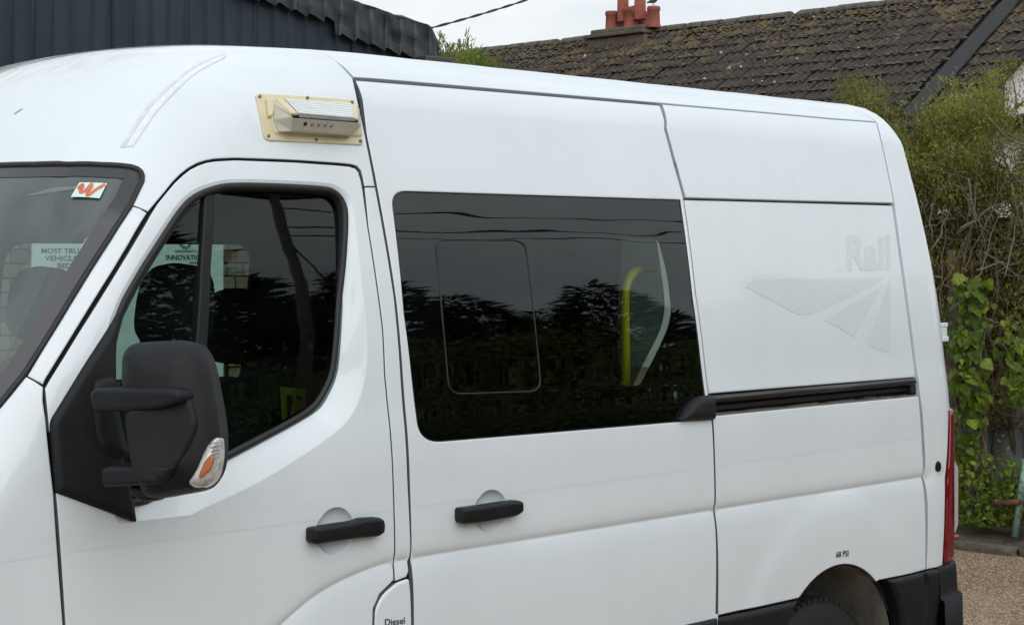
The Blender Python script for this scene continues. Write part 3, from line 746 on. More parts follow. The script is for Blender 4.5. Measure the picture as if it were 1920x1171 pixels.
for pn in (vent_in,): panel('inner_pane', M['vent_glass'], S(pn), parent=sliding_door, off=-.0065, base='profile', dome=None, flange=0, step=.05)  # second pane added behind the vent so its extra reflection lightens it
vp = S(vent, -.003); vp = resample(vp, .02)
band('vent_frame', M['rubber'], vp, [(-.0022, -.001), (-.0012, .002), (.0, .0026), (.0012, .0022), (.0022, .0008), (.003, -.002)], sliding_door, closed=True)
band('window_lip', M['rubber'], resample(S(swh[:]), .02), [(-.0005, -.012), (.0, -.001), (.0022, -.0012), (.003, -.006)], sliding_door, closed=True)
dish('handle_recess', sd_recess, sliding_door)
hb2 = rpoly([(852, 950, 6), (890, 945, 3), (925, 939.5, 4), (958, 935, 5), (969, 938, 4), (969, 957, 5), (957, 965, 5), (925, 971, 6), (893, 977, 5), (857, 980, 5), (852, 974, 4)], 4)
h2 = panel('door_handle', M['black_plastic'], S(hb2), parent=sliding_door, off=.034, dome=(.012, .013), flange=.020, step=.012)
for pl, par in (([(574, 1004), (590, 1001), (590, 1012), (577, 1014)], h1), ([(690, 985), (705, 983), (704, 993), (690, 996)], h1), ([(854, 968), (868, 966), (868, 976), (856, 977)], h2), ([(952, 950), (966, 948), (966, 958), (953, 961)], h2)):
    panel('handle_mount', M['black_plastic'], S(pl), parent=par, off=.022, dome=None, flange=.03, step=.02)

# --- rear side panels
seamD = smooth_open([(1644, 229), (1652.5, 262), (1661, 300), (1669.5, 342), (1678, 385), (1689, 462), (1700, 539), (1711, 622), (1721.3, 705)], 4)
sU = [tuple(p) for p in seamD if p[1] <= 379]; sL = [tuple(p) for p in seamD if p[1] >= 384]
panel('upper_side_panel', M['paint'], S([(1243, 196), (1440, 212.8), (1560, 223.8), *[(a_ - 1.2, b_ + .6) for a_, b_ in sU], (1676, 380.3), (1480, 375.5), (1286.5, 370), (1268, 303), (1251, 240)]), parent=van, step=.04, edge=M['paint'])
rp = S([(1287.5, 374.5), (1480, 379.5), *[(a_ - 1.0, b_) for a_, b_ in sL], (1720.3, 707), (1530, 722), (1334, 737.5), (1310, 552)])
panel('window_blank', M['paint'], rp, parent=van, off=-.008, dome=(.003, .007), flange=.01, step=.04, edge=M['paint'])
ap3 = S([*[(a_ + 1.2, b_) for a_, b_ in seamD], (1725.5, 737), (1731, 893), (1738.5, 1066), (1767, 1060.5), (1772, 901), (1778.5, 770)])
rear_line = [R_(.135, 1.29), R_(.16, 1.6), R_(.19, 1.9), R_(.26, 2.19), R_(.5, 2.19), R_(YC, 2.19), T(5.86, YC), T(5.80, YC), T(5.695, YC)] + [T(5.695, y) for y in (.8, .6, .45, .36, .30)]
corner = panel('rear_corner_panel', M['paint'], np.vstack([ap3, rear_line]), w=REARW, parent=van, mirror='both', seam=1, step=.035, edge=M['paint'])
panel('corner_lining', M['lining'], np.vstack([ap3[:-3], rear_line]), w=REARW, parent=van, mirror='both', seam=1, off=-.03, dome=None, flange=0, step=.06)
ql = list(S([(1337.3, 780), (1530, 761), (1722, 742.5), (1728, 893), (1735.5, 1067), (1690, 1078)])) + [V(5.335, .716)] + [V(x, z) for x, z in arc(WHX, WHZ, WHR, 48.5, 129.5, 26)] + [V(4.865, .716), V(4.4535, .716)] + list(S([(1340.3, 953)]))
panel('rear_quarter_panel', M['paint'], np.array(ql), parent=van, extra=crease_pts(4.47, 5.63), step=.032)
# faded remains of lettering and the arrow-fan emblem on the blanked window
def ghost(name, pts, parent, off=-.0073, mat='ghost', step=.03): return panel(name, M[mat], S(pts), parent=parent, off=off, dome=None, flange=0, step=step)
gh = ghost('faded_emblem', [(1397, 535), (1416, 523.5), (1540, 522), (1662, 521), (1640, 535), (1525, 589), (1500, 590), (1440, 558)], van)
ghost('emblem_wedge', [(1549, 600), (1600, 571), (1659, 536), (1640, 568), (1605, 632), (1572, 612)], gh)
ghost('emblem_wedge', [(1631, 647), (1650, 588), (1669, 528), (1672, 521), (1673, 590), (1673, 662)], gh)
uv, f_ = text_mesh('Rail', .035)
mesh_obj('faded_lettering', S(bil(uv, [(1588, 508), (1670, 506.5), (1669, 440), (1588, 441)]), -.0072), f_, M['ghost'], gh)
ghost('letter_remnant', [(1567, 507), (1572, 497), (1577, 500), (1582, 507)], gh, mat='ghost_band')
ghost('letter_remnant', [(1538, 507), (1541, 498), (1545, 499), (1544, 507)], gh, mat='ghost_band')
# faded stripe along the doors
for lst, par in (([(2.135, 1.175), (3.10, 1.175), (3.10, 1.226), (2.135, 1.226)], front_door), ([(1.3, 1.0), (1.3, 1.0)], None), ([(3.19, 1.176), (4.43, 1.178), (4.43, 1.226), (3.19, 1.226)], sliding_door), ([(4.47, 1.180), (5.61, 1.188), (5.61, 1.232), (4.47, 1.228)], van)):
    if par is not None: panel('faded_stripe', M['ghost_band'], SV(lst), holes=[S(h_) for h_ in ([fd_recess] if par is front_door else [sd_recess] if par is sliding_door else [])], parent=par, off=.0005, dome=None, flange=0, step=.05)
panel('faded_stripe', M['ghost_band'], S([(-40, 1018), (40, 1006), (100, 999), (103, 1040), (40, 1048), (-40, 1060)]), parent=wing, w=CABW, off=.0005, dome=None, flange=0, step=.03)
lettering('pressure_lettering', '68 PSI', [(1568, 1044.8), (1591, 1042), (1591, 1030.5), (1568, 1033.3)], van, M['decal_black'], .0012, .02)
panel('rubber_plug', M['black_plastic'], S(ellipse(1759, 874, 5.5, 10.5, 20)), parent=van, off=.004, dome=(.004, .010), flange=.006, step=.008)

# --- sliding rail
rail_hole = S([(1333, 739), (1530, 724), (1719, 709.5), (1723, 736), (1530, 757.5), (1336, 777)])
rail = panel('door_rail', M['gap'], rail_hole, parent=van, off=-.045, dome=None, flange=0, step=.05)
a, b = S([(1330, 749)])[0], S([(1716, 715)])[0]
tube('rail_bar', M['rail_steel'], [a + np.array([0, .008, 0]), (a + b) / 2 + np.array([0, .008, 0]), b + np.array([0, .008, 0])], .0125, rail, 14)
lip_a, lip_b = S([(1338, 772), (1720, 735)])
lp = np.array([lip_a + (lip_b - lip_a) * t for t in np.linspace(0, 1, 30)])
lp[:, 2] += -.014 + .004 * np.array([.5 + .5 * math.sin(i * 1.7) * math.cos(i * .6) for i in range(30)])
k = 30; mesh_obj('rail_dirt', np.vstack([lp + [0, .004, 0], lp + [0, .040, .004], lp + [0, .0, -.022]]), [(i, i + 1, k + i + 1, k + i) for i in range(k - 1)] + [(2 * k + i, 2 * k + i + 1, i + 1, i) for i in range(k - 1)], M['rail_dirt'], rail, smooth=True)
panel('rail_back_plate', M['rail_steel'], S([(1338, 762), (1530, 742), (1716, 724), (1718, 733), (1530, 753), (1338, 772)]), parent=rail, off=-.03, dome=(.004, .005), flange=.02, step=.04)
panel('rail_end_bracket', M['rail_steel'], S([(1711, 712), (1720, 711), (1722, 735), (1713, 736)]), parent=rail, off=-.008, dome=(.003, .004), flange=.03, step=.02)
rc = smooth_closed([(1272, 786.5), (1276, 777), (1283, 764), (1292, 752), (1303, 743), (1316, 739), (1330, 738), (1335, 742), (1336, 762), (1336, 782), (1330, 785), (1300, 787)], 4)
panel('rail_cover', M['grey_plastic'], S(rc), parent=van, off=.026, dome=(.022, .026), flange=.03, step=.012)

# --- rear doors, lamps, bumper
for_y = lambda pts: [R_(y, z) for y, z in pts]
rear_win = rpoly([(.34, 1.25, .06), (.93, 1.25, .06), (.93, 1.99, .06), (.40, 1.99, .06)])
stp = [(1236, 444), (1244, 500), (1252, 560), (1251, 598), (1240, 630), (1218, 672), (1192, 724)]; stw = [10, 11, 13, 17, 17, 16, 15]
Lq = smooth_open(stp, 5); Wq = smooth_open(np.array([[w_, 0] for w_ in stw]), 5)[:, 0]
st_l = [at_x(p[0] - w_ / 2, p[1], 5.885) for p, w_ in zip(Lq, Wq)]; st_r = [at_x(p[0] + w_ / 2, p[1] + 1, 5.885) for p, w_ in zip(Lq, Wq)]
strip = [(2 * YC - p[1], p[2]) for p in st_l] + [(2 * YC - p[1], p[2]) for p in st_r[::-1]]
for mir in (None, 'far'):
    rd = panel('rear_door', M['paint'], np.array(for_y([(.165, .17), (1.024, .17), (1.024, 2.183), (.266, 2.183), (.197, 1.9), (.167, 1.6), (.142, 1.295), (.165, 1.2)])), holes=[np.array(for_y(rear_win))], w=BACKW, parent=van, mirror=mir, step=.06)
    panel('window_glass', M['glass_side'], np.array(for_y(rear_win)), w=BACKW, parent=rd, mirror=mir, off=-.004, dome=None, flange=0, step=.08)
    if mir: panel('window_film', M['film'], np.array(for_y(rear_win)), holes=[np.array(for_y(strip))], w=BACKW, parent=rd, mirror=mir, off=-.010, dome=None, flange=0, step=.08)
hg = MB()
for px0, py0, px1, py1 in ((1763, 604.5, 1772.5, 613), (1767, 613, 1771, 630), (1768, 630, 1774, 640)):
    c0, c1 = at_x(px0, py0, 5.905), at_x(px1, py1, 5.905)
    hg.box((5.885, min(c0[1], c1[1]), min(c0[2], c1[2])), (5.925, max(c0[1], c1[1]), max(c0[2], c1[2])))
hg.build('door_hinge', M['paint'], van, bevel=.003)
lamp_out = list(S([(1779.5, 772), (1773.5, 901), (1768.5, 1059)])) + [R_(.13, .715), R_(.15, 1.0), R_(.125, 1.275)]
for sy in (0, 1):
    tl = panel('tail_lamp', M['red_lens'], np.array(lamp_out), w=REARW, parent=van, mirror='far' if sy else None, off=.010, dome=(.010, .014), flange=.02, step=.025)
    o = MB(); pr = [(.80, .88), (.812, .975), (.84, 1.), (1.05, 1.), (1.085, .96), (1.098, .86)]
    rowsv = []
    for z, q in pr:
        x1 = 5.87 + .108 * (q - .86) / .14
        for x, y in ((5.86, .045), (x1 - .03, .043), (x1, .07), (x1, .14), (5.86, .15)): rowsv.append((x, y if not sy else 2 * YC - y, z))
    F = [(r * 5 + c, r * 5 + c + 1, (r + 1) * 5 + c + 1, (r + 1) * 5 + c) for r in range(5) for c in range(4)] + [(0, 1, 2, 3, 4), tuple(25 + c for c in (4, 3, 2, 1, 0))]
    if sy: F = [tuple(reversed(q)) for q in F]
    o.add(rowsv, F).build('reversing_lens', M['clear_lens'], tl, bevel=.004)
    o2 = MB(); o2.box((5.86, .05 if not sy else 2 * YC - .14, .775), (5.972, .14 if not sy else 2 * YC - .05, .797)); o2.build('lamp_ledge', M['red_lens'], tl, bevel=.006)
plan = smooth_open([(5.712, -.022), (5.78, -.018), (5.86, .0), (5.925, .045), (5.965, .11), (5.985, .20), (5.99, .5), (5.99, YC)], 4)
sec = [(.712, -.035), (.718, -.015), (.708, -.004), (.69, .0), (.63, .004), (.60, .006), (.592, .022), (.45, .026), (.30, .015), (.28, -.02)]
tg = np.gradient(plan, axis=0); tg /= np.linalg.norm(tg, axis=1, keepdims=True); nrm = np.stack([tg[:, 1], -tg[:, 0]], 1)
bv = []
for p, q in zip(plan, nrm):
    for z, o_ in sec: bv.append((p[0] + q[0] * o_, p[1] + q[1] * o_, z))
k = len(sec); m_ = len(plan)
bf = [(i * k + c, i * k + c + 1, (i + 1) * k + c + 1, (i + 1) * k + c) for i in range(m_ - 1) for c in range(k - 1)]
bv = np.array(bv); q0 = len(bv); bv = np.vstack([bv, bv * [1, -1, 1] + [0, 2 * YC, 0]]); bf = bf + [tuple(i + q0 for i in reversed(f)) for f in bf]
mesh_obj('rear_bumper', bv, bf, M['grey_plastic'], van, smooth=True)
tr = lambda pts, **k_: panel('side_trim', M['grey_plastic'], SV(pts), parent=van, off=.016, dome=(.014, .022), flange=.04, step=.025, **k_)
tr([(3.20, .709), (4.440, .709), (4.440, .45), (3.20, .45)])
tr([(4.452, .709), (4.862, .709)] + arc(WHX, WHZ, .347, 133, 181, 10) + [(4.452, .45)])
tr(list(reversed(arc(WHX, WHZ, .385, 2, 41, 10))) + [(5.60, .45), (5.615, .55), (5.625, .66), (5.615, .709), (5.45, .709)])
tr([(5.608, .45), (5.623, .55), (5.633, .66), (5.623, .709), (5.715, .709), (5.725, .60), (5.70, .50), (5.66, .45)])
# wheel arch liner, wheels
lv, lf = [], []
aa = np.linspace(-20, 200, 40)
for yv in (-.004, .02, .12, .36):
    for t in aa: lv.append((WHX + (WHR - .006) * math.cos(math.radians(t)), yv, WHZ + (WHR - .006) * math.sin(math.radians(t))))
for r in range(3):
    for i in range(39): lf.append((r * 40 + i, r * 40 + i + 1, (r + 1) * 40 + i + 1, (r + 1) * 40 + i))
c0 = len(lv); lv.append((WHX, .36, WHZ)); lf += [(120 + i, 120 + i + 1, c0) for i in range(39)]
for sy in (0, 1):
    v2 = np.array(lv); f2 = lf
    if sy: v2 = v2 * [1, -1, 1] + [0, 2 * YC, 0]; f2 = [tuple(reversed(f)) for f in lf]
    mesh_obj('wheel_arch_liner', v2, f2, M['arch'], van, smooth=True)
    v3 = v2 - [WHX - 1.90, 0, 0]; mesh_obj('wheel_arch_liner', v3, f2, M['arch'], van, smooth=True)
tyre_p = [(.215, -.10), (.24, -.108), (.29, -.112), (.318, -.10), (.329, -.082), (.331, -.05), (.331, .05), (.329, .082), (.318, .10), (.29, .112), (.215, .10)]
rim_p = [(.02, -.06), (.06, -.07), (.12, -.045), (.19, -.06), (.215, -.095), (.222, -.10), (.222, .1)]
tyv, tyf = lathe(tyre_p, 56, (0, 0, 0), (0, 1, 0)); rmv, rmf = lathe(rim_p, 40, (0, 0, 0), (0, 1, 0))
me_t = me_r = me_b = None
tread = MB()
for i in range(64):
    t = 2 * math.pi * i / 64; R3 = np.array([[math.cos(t), 0, math.sin(t)], [0, 1, 0], [-math.sin(t), 0, math.cos(t)]])
    for y0, y1 in ((-.096, -.052), (-.044, -.004), (.004, .044), (.052, .096)):
        tread.box((-.011, y0, .322), (.011, y1, .3375), R3)
for (wx, wy, sg) in ((WHX, .175, 1), (1.90, .175, 1), (WHX, 2 * YC - .175, -1), (1.90, 2 * YC - .175, -1)):
    c = np.array([wx, wy, .334]); s3 = np.array([1, sg, 1])
    fx = (lambda F: F) if sg == -1 else (lambda F: [tuple(reversed(f)) for f in F])
    wh = mesh_obj('wheel', tyv * s3 + c, fx(tyf), M['tyre'], van, smooth=True)
    mesh_obj('rim', rmv * s3 + c, fx(rmf), M['rim'], wh, smooth=True)
    stuff(mesh_obj('tread_blocks', np.vstack(tread.v) * s3 + c, tread.f, M['tyre'], wh))
    for i in range(5):
        t = 2 * math.pi * i / 5
        bl = MB(); bl.tube([c + [.075 * math.cos(t), -sg * .045, .075 * math.sin(t)], c + [.075 * math.cos(t), -sg * .075, .075 * math.sin(t)]], .011)
        bl.build('wheel_nut', M['rim'], wh)

# --- scene lamp bolted above the front door
plate = panel('side_scene_lamp', M['cream'], S(rpoly([(475.5, 174, 9), (663, 187, 9), (679.5, 272, 7), (494, 263, 12)], 5)), parent=van, off=.006, dome=(.003, .004), flange=.008, step=.02)
panel('raised_pad', M['cream'], S(rpoly([(490, 182, 8), (575, 187), (668, 195, 8), (677, 256, 8), (512, 252, 8)], 5)), parent=plate, off=.012, dome=(.006, .008), flange=.006, step=.02)
panel('moulded_tongue', M['cream'], S(rpoly([(491, 183, 4), (509, 185, 3), (505, 218, 5), (497, 219, 5)], 4)), parent=plate, off=.018, dome=(.006, .006), flange=.006, step=.01)
for sx, sy in ((483, 180.5), (573, 183), (500.5, 254.5), (590, 261.5), (673, 264), (657, 191.5)):
    panel('screw', M['steel'], S(ellipse(sx, sy, 3.0, 3.3, 12)), parent=plate, off=.0095, dome=(.003, .003), flange=.003, step=.004)
q3 = lambda px, py, off: S([(px, py)], off)[0]
tA, tB = q3(516, 187, .016), q3(668, 197.5, .016)
eA, eB = q3(545, 214, .072), q3(671, 224.5, .072)
gA, gB = q3(549, 221, .071), q3(672, 230, .071)
lA, lB = q3(546, 245, .040), q3(660, 253, .040)
bA, bB = q3(523, 247, .014), q3(658, 255, .014)
wA, wB = q3(512, 192, .014), q3(674, 205, .014)
xA, xB = q3(513, 224, .014), q3(677, 236, .014)
body = MB()
body.add([wA, xA, bA, eA, gA, lA, tA], [(0, 1, 4, 3), (1, 2, 5, 4), (0, 3, 6)])
body.add([wB, xB, bB, eB, gB, lB, tB], [(1, 0, 3, 4), (2, 1, 4, 5), (0, 6, 3)])
body.add([gA, gB, lB, lA, bA, bB], [(0, 3, 2, 1), (3, 4, 5, 2)])
body.add([tA, tB, wA, wB], [(0, 1, 3, 2)])
lb = body.build('lamp_body', M['lamp_body'], plate, bevel=.003)
nr = 8; lv = []; lf = []
on = unit(np.cross(tB - tA, eA - tA)); on = on if on @ MW < 0 else -on
for i in range(nr * 4 + 1):
    t = i / (nr * 4); ph = i % 4
    hgt = (-.004, .0028, .0034, .0026)[ph] + .003
    for sA, sB in ((0.07, .0), (0., .93)):
        pass
    a_, b_ = tA + (eA - tA) * t, tB + (eB - tB) * t
    for s_ in (.10, .93): lv.append(a_ + (b_ - a_) * s_ + on * hgt)
lf = [(2 * i, 2 * i + 1, 2 * i + 3, 2 * i + 2) for i in range(nr * 4)]
mesh_obj('ribbed_lens', lv, lf, M['lamp_lens'], plate)
for s0, s1 in ((.0, .10), (.93, 1.0)):
    P4 = [tA + (tB - tA) * s0, tA + (tB - tA) * s1, eA + (eB - eA) * s1, eA + (eB - eA) * s0]
    cap_ = MB(); cap_.add([p + on * .004 for p in P4] + [p - on * .004 for p in P4], [(0, 1, 2, 3), (4, 7, 6, 5), (0, 4, 5, 1), (1, 5, 6, 2), (2, 6, 7, 3), (3, 7, 4, 0)])
    cap_.build('end_cap', M['cream'], plate, bevel=.002)
mesh_obj('lens_edge', [eA + (eB - eA) * .10 + on * .004, eA + (eB - eA) * .94 + on * .004, gA + (gB - gA) * .94 + on * .003, gA + (gB - gA) * .09 + on * .003], [(0, 3, 2, 1)], M['lamp_grey'], plate)
un = unit(np.cross(gB - gA, lA - gA)); un = un if un @ MW < 0 else -un
for i, s_ in enumerate((.20, .31, .41, .51, .61)):
    c = (gA + (gB - gA) * s_) * .62 + (lA + (lB - lA) * s_) * .38
    v, f = lathe([(.0005, .0035), (.0040 if i == 0 else .0026, .0032), (.0052, .001), (.0056, -.001)], 14, c, un)
    mesh_obj('led', v, f, M['gap'] if i == 0 else M['lamp_grey'], plate, smooth=True)

# --- behind the skin: lining, floor, far side, seats
sh_out = SV([(2.16, .50), (2.20, 1.52), (2.40, 1.84), (2.58, 2.02), (2.75, 2.18), (3.2, 2.27), (5.68, 2.27), (5.74, .74), (5.45, .74)] + arc(WHX, WHZ, .36, 50, 130, 8) + [(4.7, .74), (4.7, .5)], -.03)
panel('side_lining', M['lining'], sh_out, holes=[S(smooth_closed(win_in, 4), -.03), S(sgl, -.03), S(rpoly([(1333, 739), (1719, 709.5), (1723, 736), (1336, 777)]), -.03)], parent=van, off=-.032, dome=None, flange=0, step=.07)
def gapline(pts, parent, w_=.022, d_=-.0165, mt=None):
    pth = resample(S(smooth_open(pts, 3)), .025, closed=False)
    band('gap_backing', mt or M['gap'], pth, [(-w_, d_), (0, d_), (w_, d_)], parent)  # strip added under the gap, its dark colour standing in for shade
gapline([(143, 1500), (120.5, 1171), (103, 922), (89, 795), (83, 752), (82.5, 726), (90, 711), (143, 623), (217, 506), (279, 399), (311, 362), (341, 327), (371, 308), (404, 300), (441, 298), (551, 302), (655, 310), (672, 318), (681, 350), (691, 424), (710, 553), (719, 620), (722.5, 700), (730, 780), (738, 901), (740, 1046), (740.5, 1088), (714, 1114), (701, 1141), (700, 1171), (703, 1250)], van)
gapline([(788, 1500), (774.5, 1171), (770, 1046), (766.5, 893), (753.5, 700), (741, 560), (705.5, 350), (686, 250), (664, 149)], van)
gapline([(664, 147.5), (860, 163.5), (1239, 195)], van); gapline([(1240, 196), (1248, 240), (1265, 303), (1284, 372)], van)
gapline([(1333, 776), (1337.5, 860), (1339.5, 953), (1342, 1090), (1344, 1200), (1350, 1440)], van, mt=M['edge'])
gapline([(683, 350.5), (704, 350.5)], van, .008); gapline([(260, 390), (276, 399)], van, .008); gapline([(52, 705), (82, 723)], van, .008); gapline([(742, 1088), (767, 1080)], van, .012)
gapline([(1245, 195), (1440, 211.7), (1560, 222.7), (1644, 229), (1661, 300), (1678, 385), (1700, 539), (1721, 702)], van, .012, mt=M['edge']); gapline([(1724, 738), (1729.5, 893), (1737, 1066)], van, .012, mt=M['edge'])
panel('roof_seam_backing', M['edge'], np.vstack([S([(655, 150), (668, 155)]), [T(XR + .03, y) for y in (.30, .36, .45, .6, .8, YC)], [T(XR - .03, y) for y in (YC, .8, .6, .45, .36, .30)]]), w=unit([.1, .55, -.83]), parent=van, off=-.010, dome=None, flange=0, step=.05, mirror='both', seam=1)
far_win = SV(rpoly([(3.09, 1.22, .08), (4.13, 1.22, .08), (4.13, 1.885, .09), (3.09, 1.885, .09)]))
cab_win = SV(rpoly([(2.34, 1.40, .05), (2.95, 1.33, .08), (3.0, 1.93, .08), (2.62, 1.95, .08)]))
fo = SV([(2.10, .45), (2.12, 1.50), (2.36, 1.86), (2.55, 2.05), (2.80, 2.22), (3.16, 2.315), (5.64, 2.325), (5.64, .45)])
fs = panel('far_side_panel', M['paint'], fo, holes=[far_win, cab_win], parent=van, mirror='far', step=.08)
panel('far_lining', M['lining'], fo, holes=[far_win, cab_win], parent=van, mirror='far', off=-.03, dome=None, flange=0, step=.1)
panel('window_glass', M['glass_side'], far_win, parent=fs, mirror='far', off=-.006, dome=None, flange=0, step=.15)
panel('window_glass', M['glass_side'], cab_win, parent=fs, mirror='far', off=-.006, dome=None, flange=0, step=.15)
MB().box((1.75, .06, .46), (5.84, 2.0, .50)).build('floor', M['lining'], van)
MB().box((1.62, .16, .9), (1.95, 1.90, 1.18)).build('dashboard', M['seat'], van, bevel=.04)
def seat(x, y, z_h, lean=.10, wid=.25):
    mo_ = MB(); mo_.box((-.05, -wid, 0), (.52, wid, .14)); s0 = mo_.build('seat', M['seat'], van, bevel=.05); 
    s0.location = (x - .52 - 3.5 + 3.5, y, z_h - .98)
    s0.matrix_parent_inverse = Matrix.Translation(-Vector(van.location))
    def pil(name, w0, w1, h0, h1, d, par):
        prof = [(-w0, h0), (w0, h0), (w1, h1), (-w1, h1)]
        ol = rpoly([(a, b, min(w0, (h1 - h0) / 2) * .85) for a, b in prof], 6)
        P3 = np.array([(0, a, b) for a, b in ol]) + [x, y, z_h]
        bn = unit([-1, 0, .12])
        return panel(name, M['seat'], P3, w=np.array([1., 0, 0]), parent=par, base=(np.array([x, y, z_h]), bn), dome=(d, d * 1.2), flange=d * .9, step=.03, back=True)
    pil('backrest', wid, wid * .86, -.90, -.17, .07, van); pil('headrest', .135, .115, -.13, .105, .06, van)
    for sy in (-.06, .06): tube('headrest_post', M['steel'], [(x + .03, y + sy, z_h - .22), (x + .02, y + sy, z_h - .08)], .007, van, 6)
seat(2.80, .55, 1.712); seat(2.96, 1.52, 1.70); seat(3.40, 1.10, 1.63); seat(3.26, .62, 1.72)

# grab pole behind the side window
gp = [at_y(1174, 760, .17), at_y(1173.5, 700, .17), at_y(1172, 600, .17), at_y(1172, 555, .17), at_y(1176, 530, .175), at_y(1186, 513, .185), at_y(1200, 505, .205), at_y(1225, 502, .25)]
tube('grab_pole', M['yellow'], smooth_open(gp, 5), .0145, van, 14)
# yellow card with black lettering lying in the cab
card = [at_y(527, 725, .40), at_y(585, 729, .46), at_y(606, 800, .46), at_y(531, 800, .40)]
hv = mesh_obj('yellow_card', np.vstack([card, np.array(card) + [0, .004, 0]]), [(0, 3, 2, 1), (4, 5, 6, 7), (0, 1, 5, 4), (1, 2, 6, 5), (2, 3, 7, 6), (3, 0, 4, 7)], plain('hi_vis_yellow', (.50, .45, .05), .5))
tag(hv, 'yellow card with black zigzag letters in the lower corner of the cab window', 'card')
zz = [(538, 741), (546, 741), (553, 762), (556, 741), (564, 741), (573, 766), (566, 766), (560, 752), (557, 772), (551, 776), (546, 758), (546, 782), (539, 784)]
zo = np.array([at_y(a_, b_, .394 + (a_ - 527) * .001) for a_, b_ in zz])
mesh_obj('card_lettering', zo, [tuple(range(len(zz)))], M['decal_black'], hv)

# ================================================================== the setting
def quad_mesh(name, V_, F_, mat, parent=None, smooth=False):
    me = bpy.data.meshes.new(name); V_ = np.asarray(V_, np.float32); F_ = np.asarray(F_, np.int32); n, k = F_.shape
    me.vertices.add(len(V_)); me.vertices.foreach_set('co', V_.ravel()); me.loops.add(n * k); me.loops.foreach_set('vertex_index', F_.ravel())
    me.polygons.add(n); me.polygons.foreach_set('loop_start', np.arange(0, n * k, k)); me.polygons.foreach_set('loop_total', np.full(n, k))
    if smooth: me.polygons.foreach_set('use_smooth', np.ones(n, bool))
    me.update(calc_edges=True); me.validate()
    if mat: me.materials.append(mat)
    return link(bpy.data.objects.new(name, me), parent)
def leaves(P, L, Wd, D=None, rng=RNG, fold=.25):
    """leaf-shaped quads at P with lengths L, widths Wd along directions D"""
    n = len(P); D = rng.normal(size=(n, 3)) if D is None else np.asarray(D, float) + rng.normal(size=(n, 3)) * .35
    D /= np.linalg.norm(D, axis=1, keepdims=True); X = np.cross(D, rng.normal(size=(n, 3))); X /= np.maximum(np.linalg.norm(X, axis=1, keepdims=True), 1e-9)
    N = np.cross(D, X); L = np.broadcast_to(L, (n,))[:, None]; Wd = np.broadcast_to(Wd, (n,))[:, None]
    a, b = P, P + D * L; c = P + D * L * .45 + X * Wd * .5 + N * Wd * fold; d = P + D * L * .45 - X * Wd * .5 + N * Wd * fold
    Vv = np.stack([a, c, b, d], 1).reshape(-1, 3); F = np.arange(n * 4).reshape(-1, 4); return Vv, F
def leaf_mat(name, c0, c1, c2=None, scale=3., rough=.55, trans=.25):
    m, n, l, b = mat_new(name); out = n['Material Output']
    t = noise(n, l, scale, 5, .7, pos(n, l)); t2 = noise(n, l, 60., 2, .5, pos(n, l))
    mx = n.new('ShaderNodeMath'); mx.operation = 'ADD'; l.new(t.outputs[0], mx.inputs[0]); l.new(t2.outputs[0], mx.inputs[1])
    oi = n.new('ShaderNodeObjectInfo'); mo_ = n.new('ShaderNodeMath'); mo_.operation = 'MULTIPLY_ADD'; mo_.inputs[1].default_value = .45; l.new(oi.outputs['Random'], mo_.inputs[0]); l.new(mx.outputs[0], mo_.inputs[2])
    hv_ = n.new('ShaderNodeMath'); hv_.operation = 'MULTIPLY_ADD'; hv_.inputs[1].default_value = .5; hv_.inputs[2].default_value = -.10; l.new(mo_.outputs[0], hv_.inputs[0])
    st_ = [(.38, c0), (.56, c1)] + ([(.66, c2)] if c2 else [])
    r = ramp(n, l, hv_.outputs[0], st_); l.new(r.outputs[0], b.inputs['Base Color']); b.inputs['Roughness'].default_value = rough; b.inputs['Specular IOR Level'].default_value = .3
    tl_ = n.new('ShaderNodeBsdfTranslucent'); l.new(r.outputs[0], tl_.inputs[0]); ms = n.new('ShaderNodeMixShader'); ms.inputs[0].default_value = trans
    l.new(b.outputs[0], ms.inputs[1]); l.new(tl_.outputs[0], ms.inputs[2]); l.new(ms.outputs[0], out.inputs[0]); return m

# --- ground: exposed-aggregate yard
def ground_mat():
    m, n, l, b = mat_new('aggregate_yard'); p = pos(n, l)
    v = n.new('ShaderNodeTexVoronoi'); v.inputs['Scale'].default_value = 85.; l.new(p, v.inputs['Vector'])
    r1 = ramp(n, l, v.outputs['Color'], [(.15, (.13, .083, .048)), (.6, (.285, .195, .118)), (.95, (.50, .385, .26))])
    t = noise(n, l, 1.3, 6, .65, p); r2 = ramp(n, l, t.outputs[0], [(.3, (.62, .58, .52)), (.7, (1, 1, 1))])
    mx = n.new('ShaderNodeMix'); mx.data_type = 'RGBA'; mx.blend_type = 'MULTIPLY'; mx.inputs[0].default_value = 1
    l.new(r1.outputs[0], mx.inputs[6]); l.new(r2.outputs[0], mx.inputs[7]); l.new(mx.outputs[2], b.inputs['Base Color'])
    b.inputs['Roughness'].default_value = .85; bump(n, l, b, v.outputs['Distance'], .5, .006); return m
gnd = mesh_obj('ground', [(-300, -300, 0), (300, -300, 0), (300, 300, 0), (-300, 300, 0)], [(0, 1, 2, 3)], ground_mat()); structure(gnd)
tag(gnd, None, None)
soil = plain('soil', (.085, .062, .045), .95, 0, .45, 30., 0, .8, 120.)
sv = []; sf = []; nx, ny = 22, 60
for i in range(nx):
    for j in range(ny):
        x = 10.12 + i * .09; y = -2.5 + j * .14
        sv.append((x + random.uniform(-.02, .02), y, (.02 if i == 0 else .055 + .06 * (i / nx)) + random.uniform(-.02, .02)))
sf = [(i * ny + j, (i + 1) * ny + j, (i + 1) * ny + j + 1, i * ny + j + 1) for i in range(nx - 1) for j in range(ny - 1)]
structure(mesh_obj('soil_bed', sv, sf, soil, smooth=True))
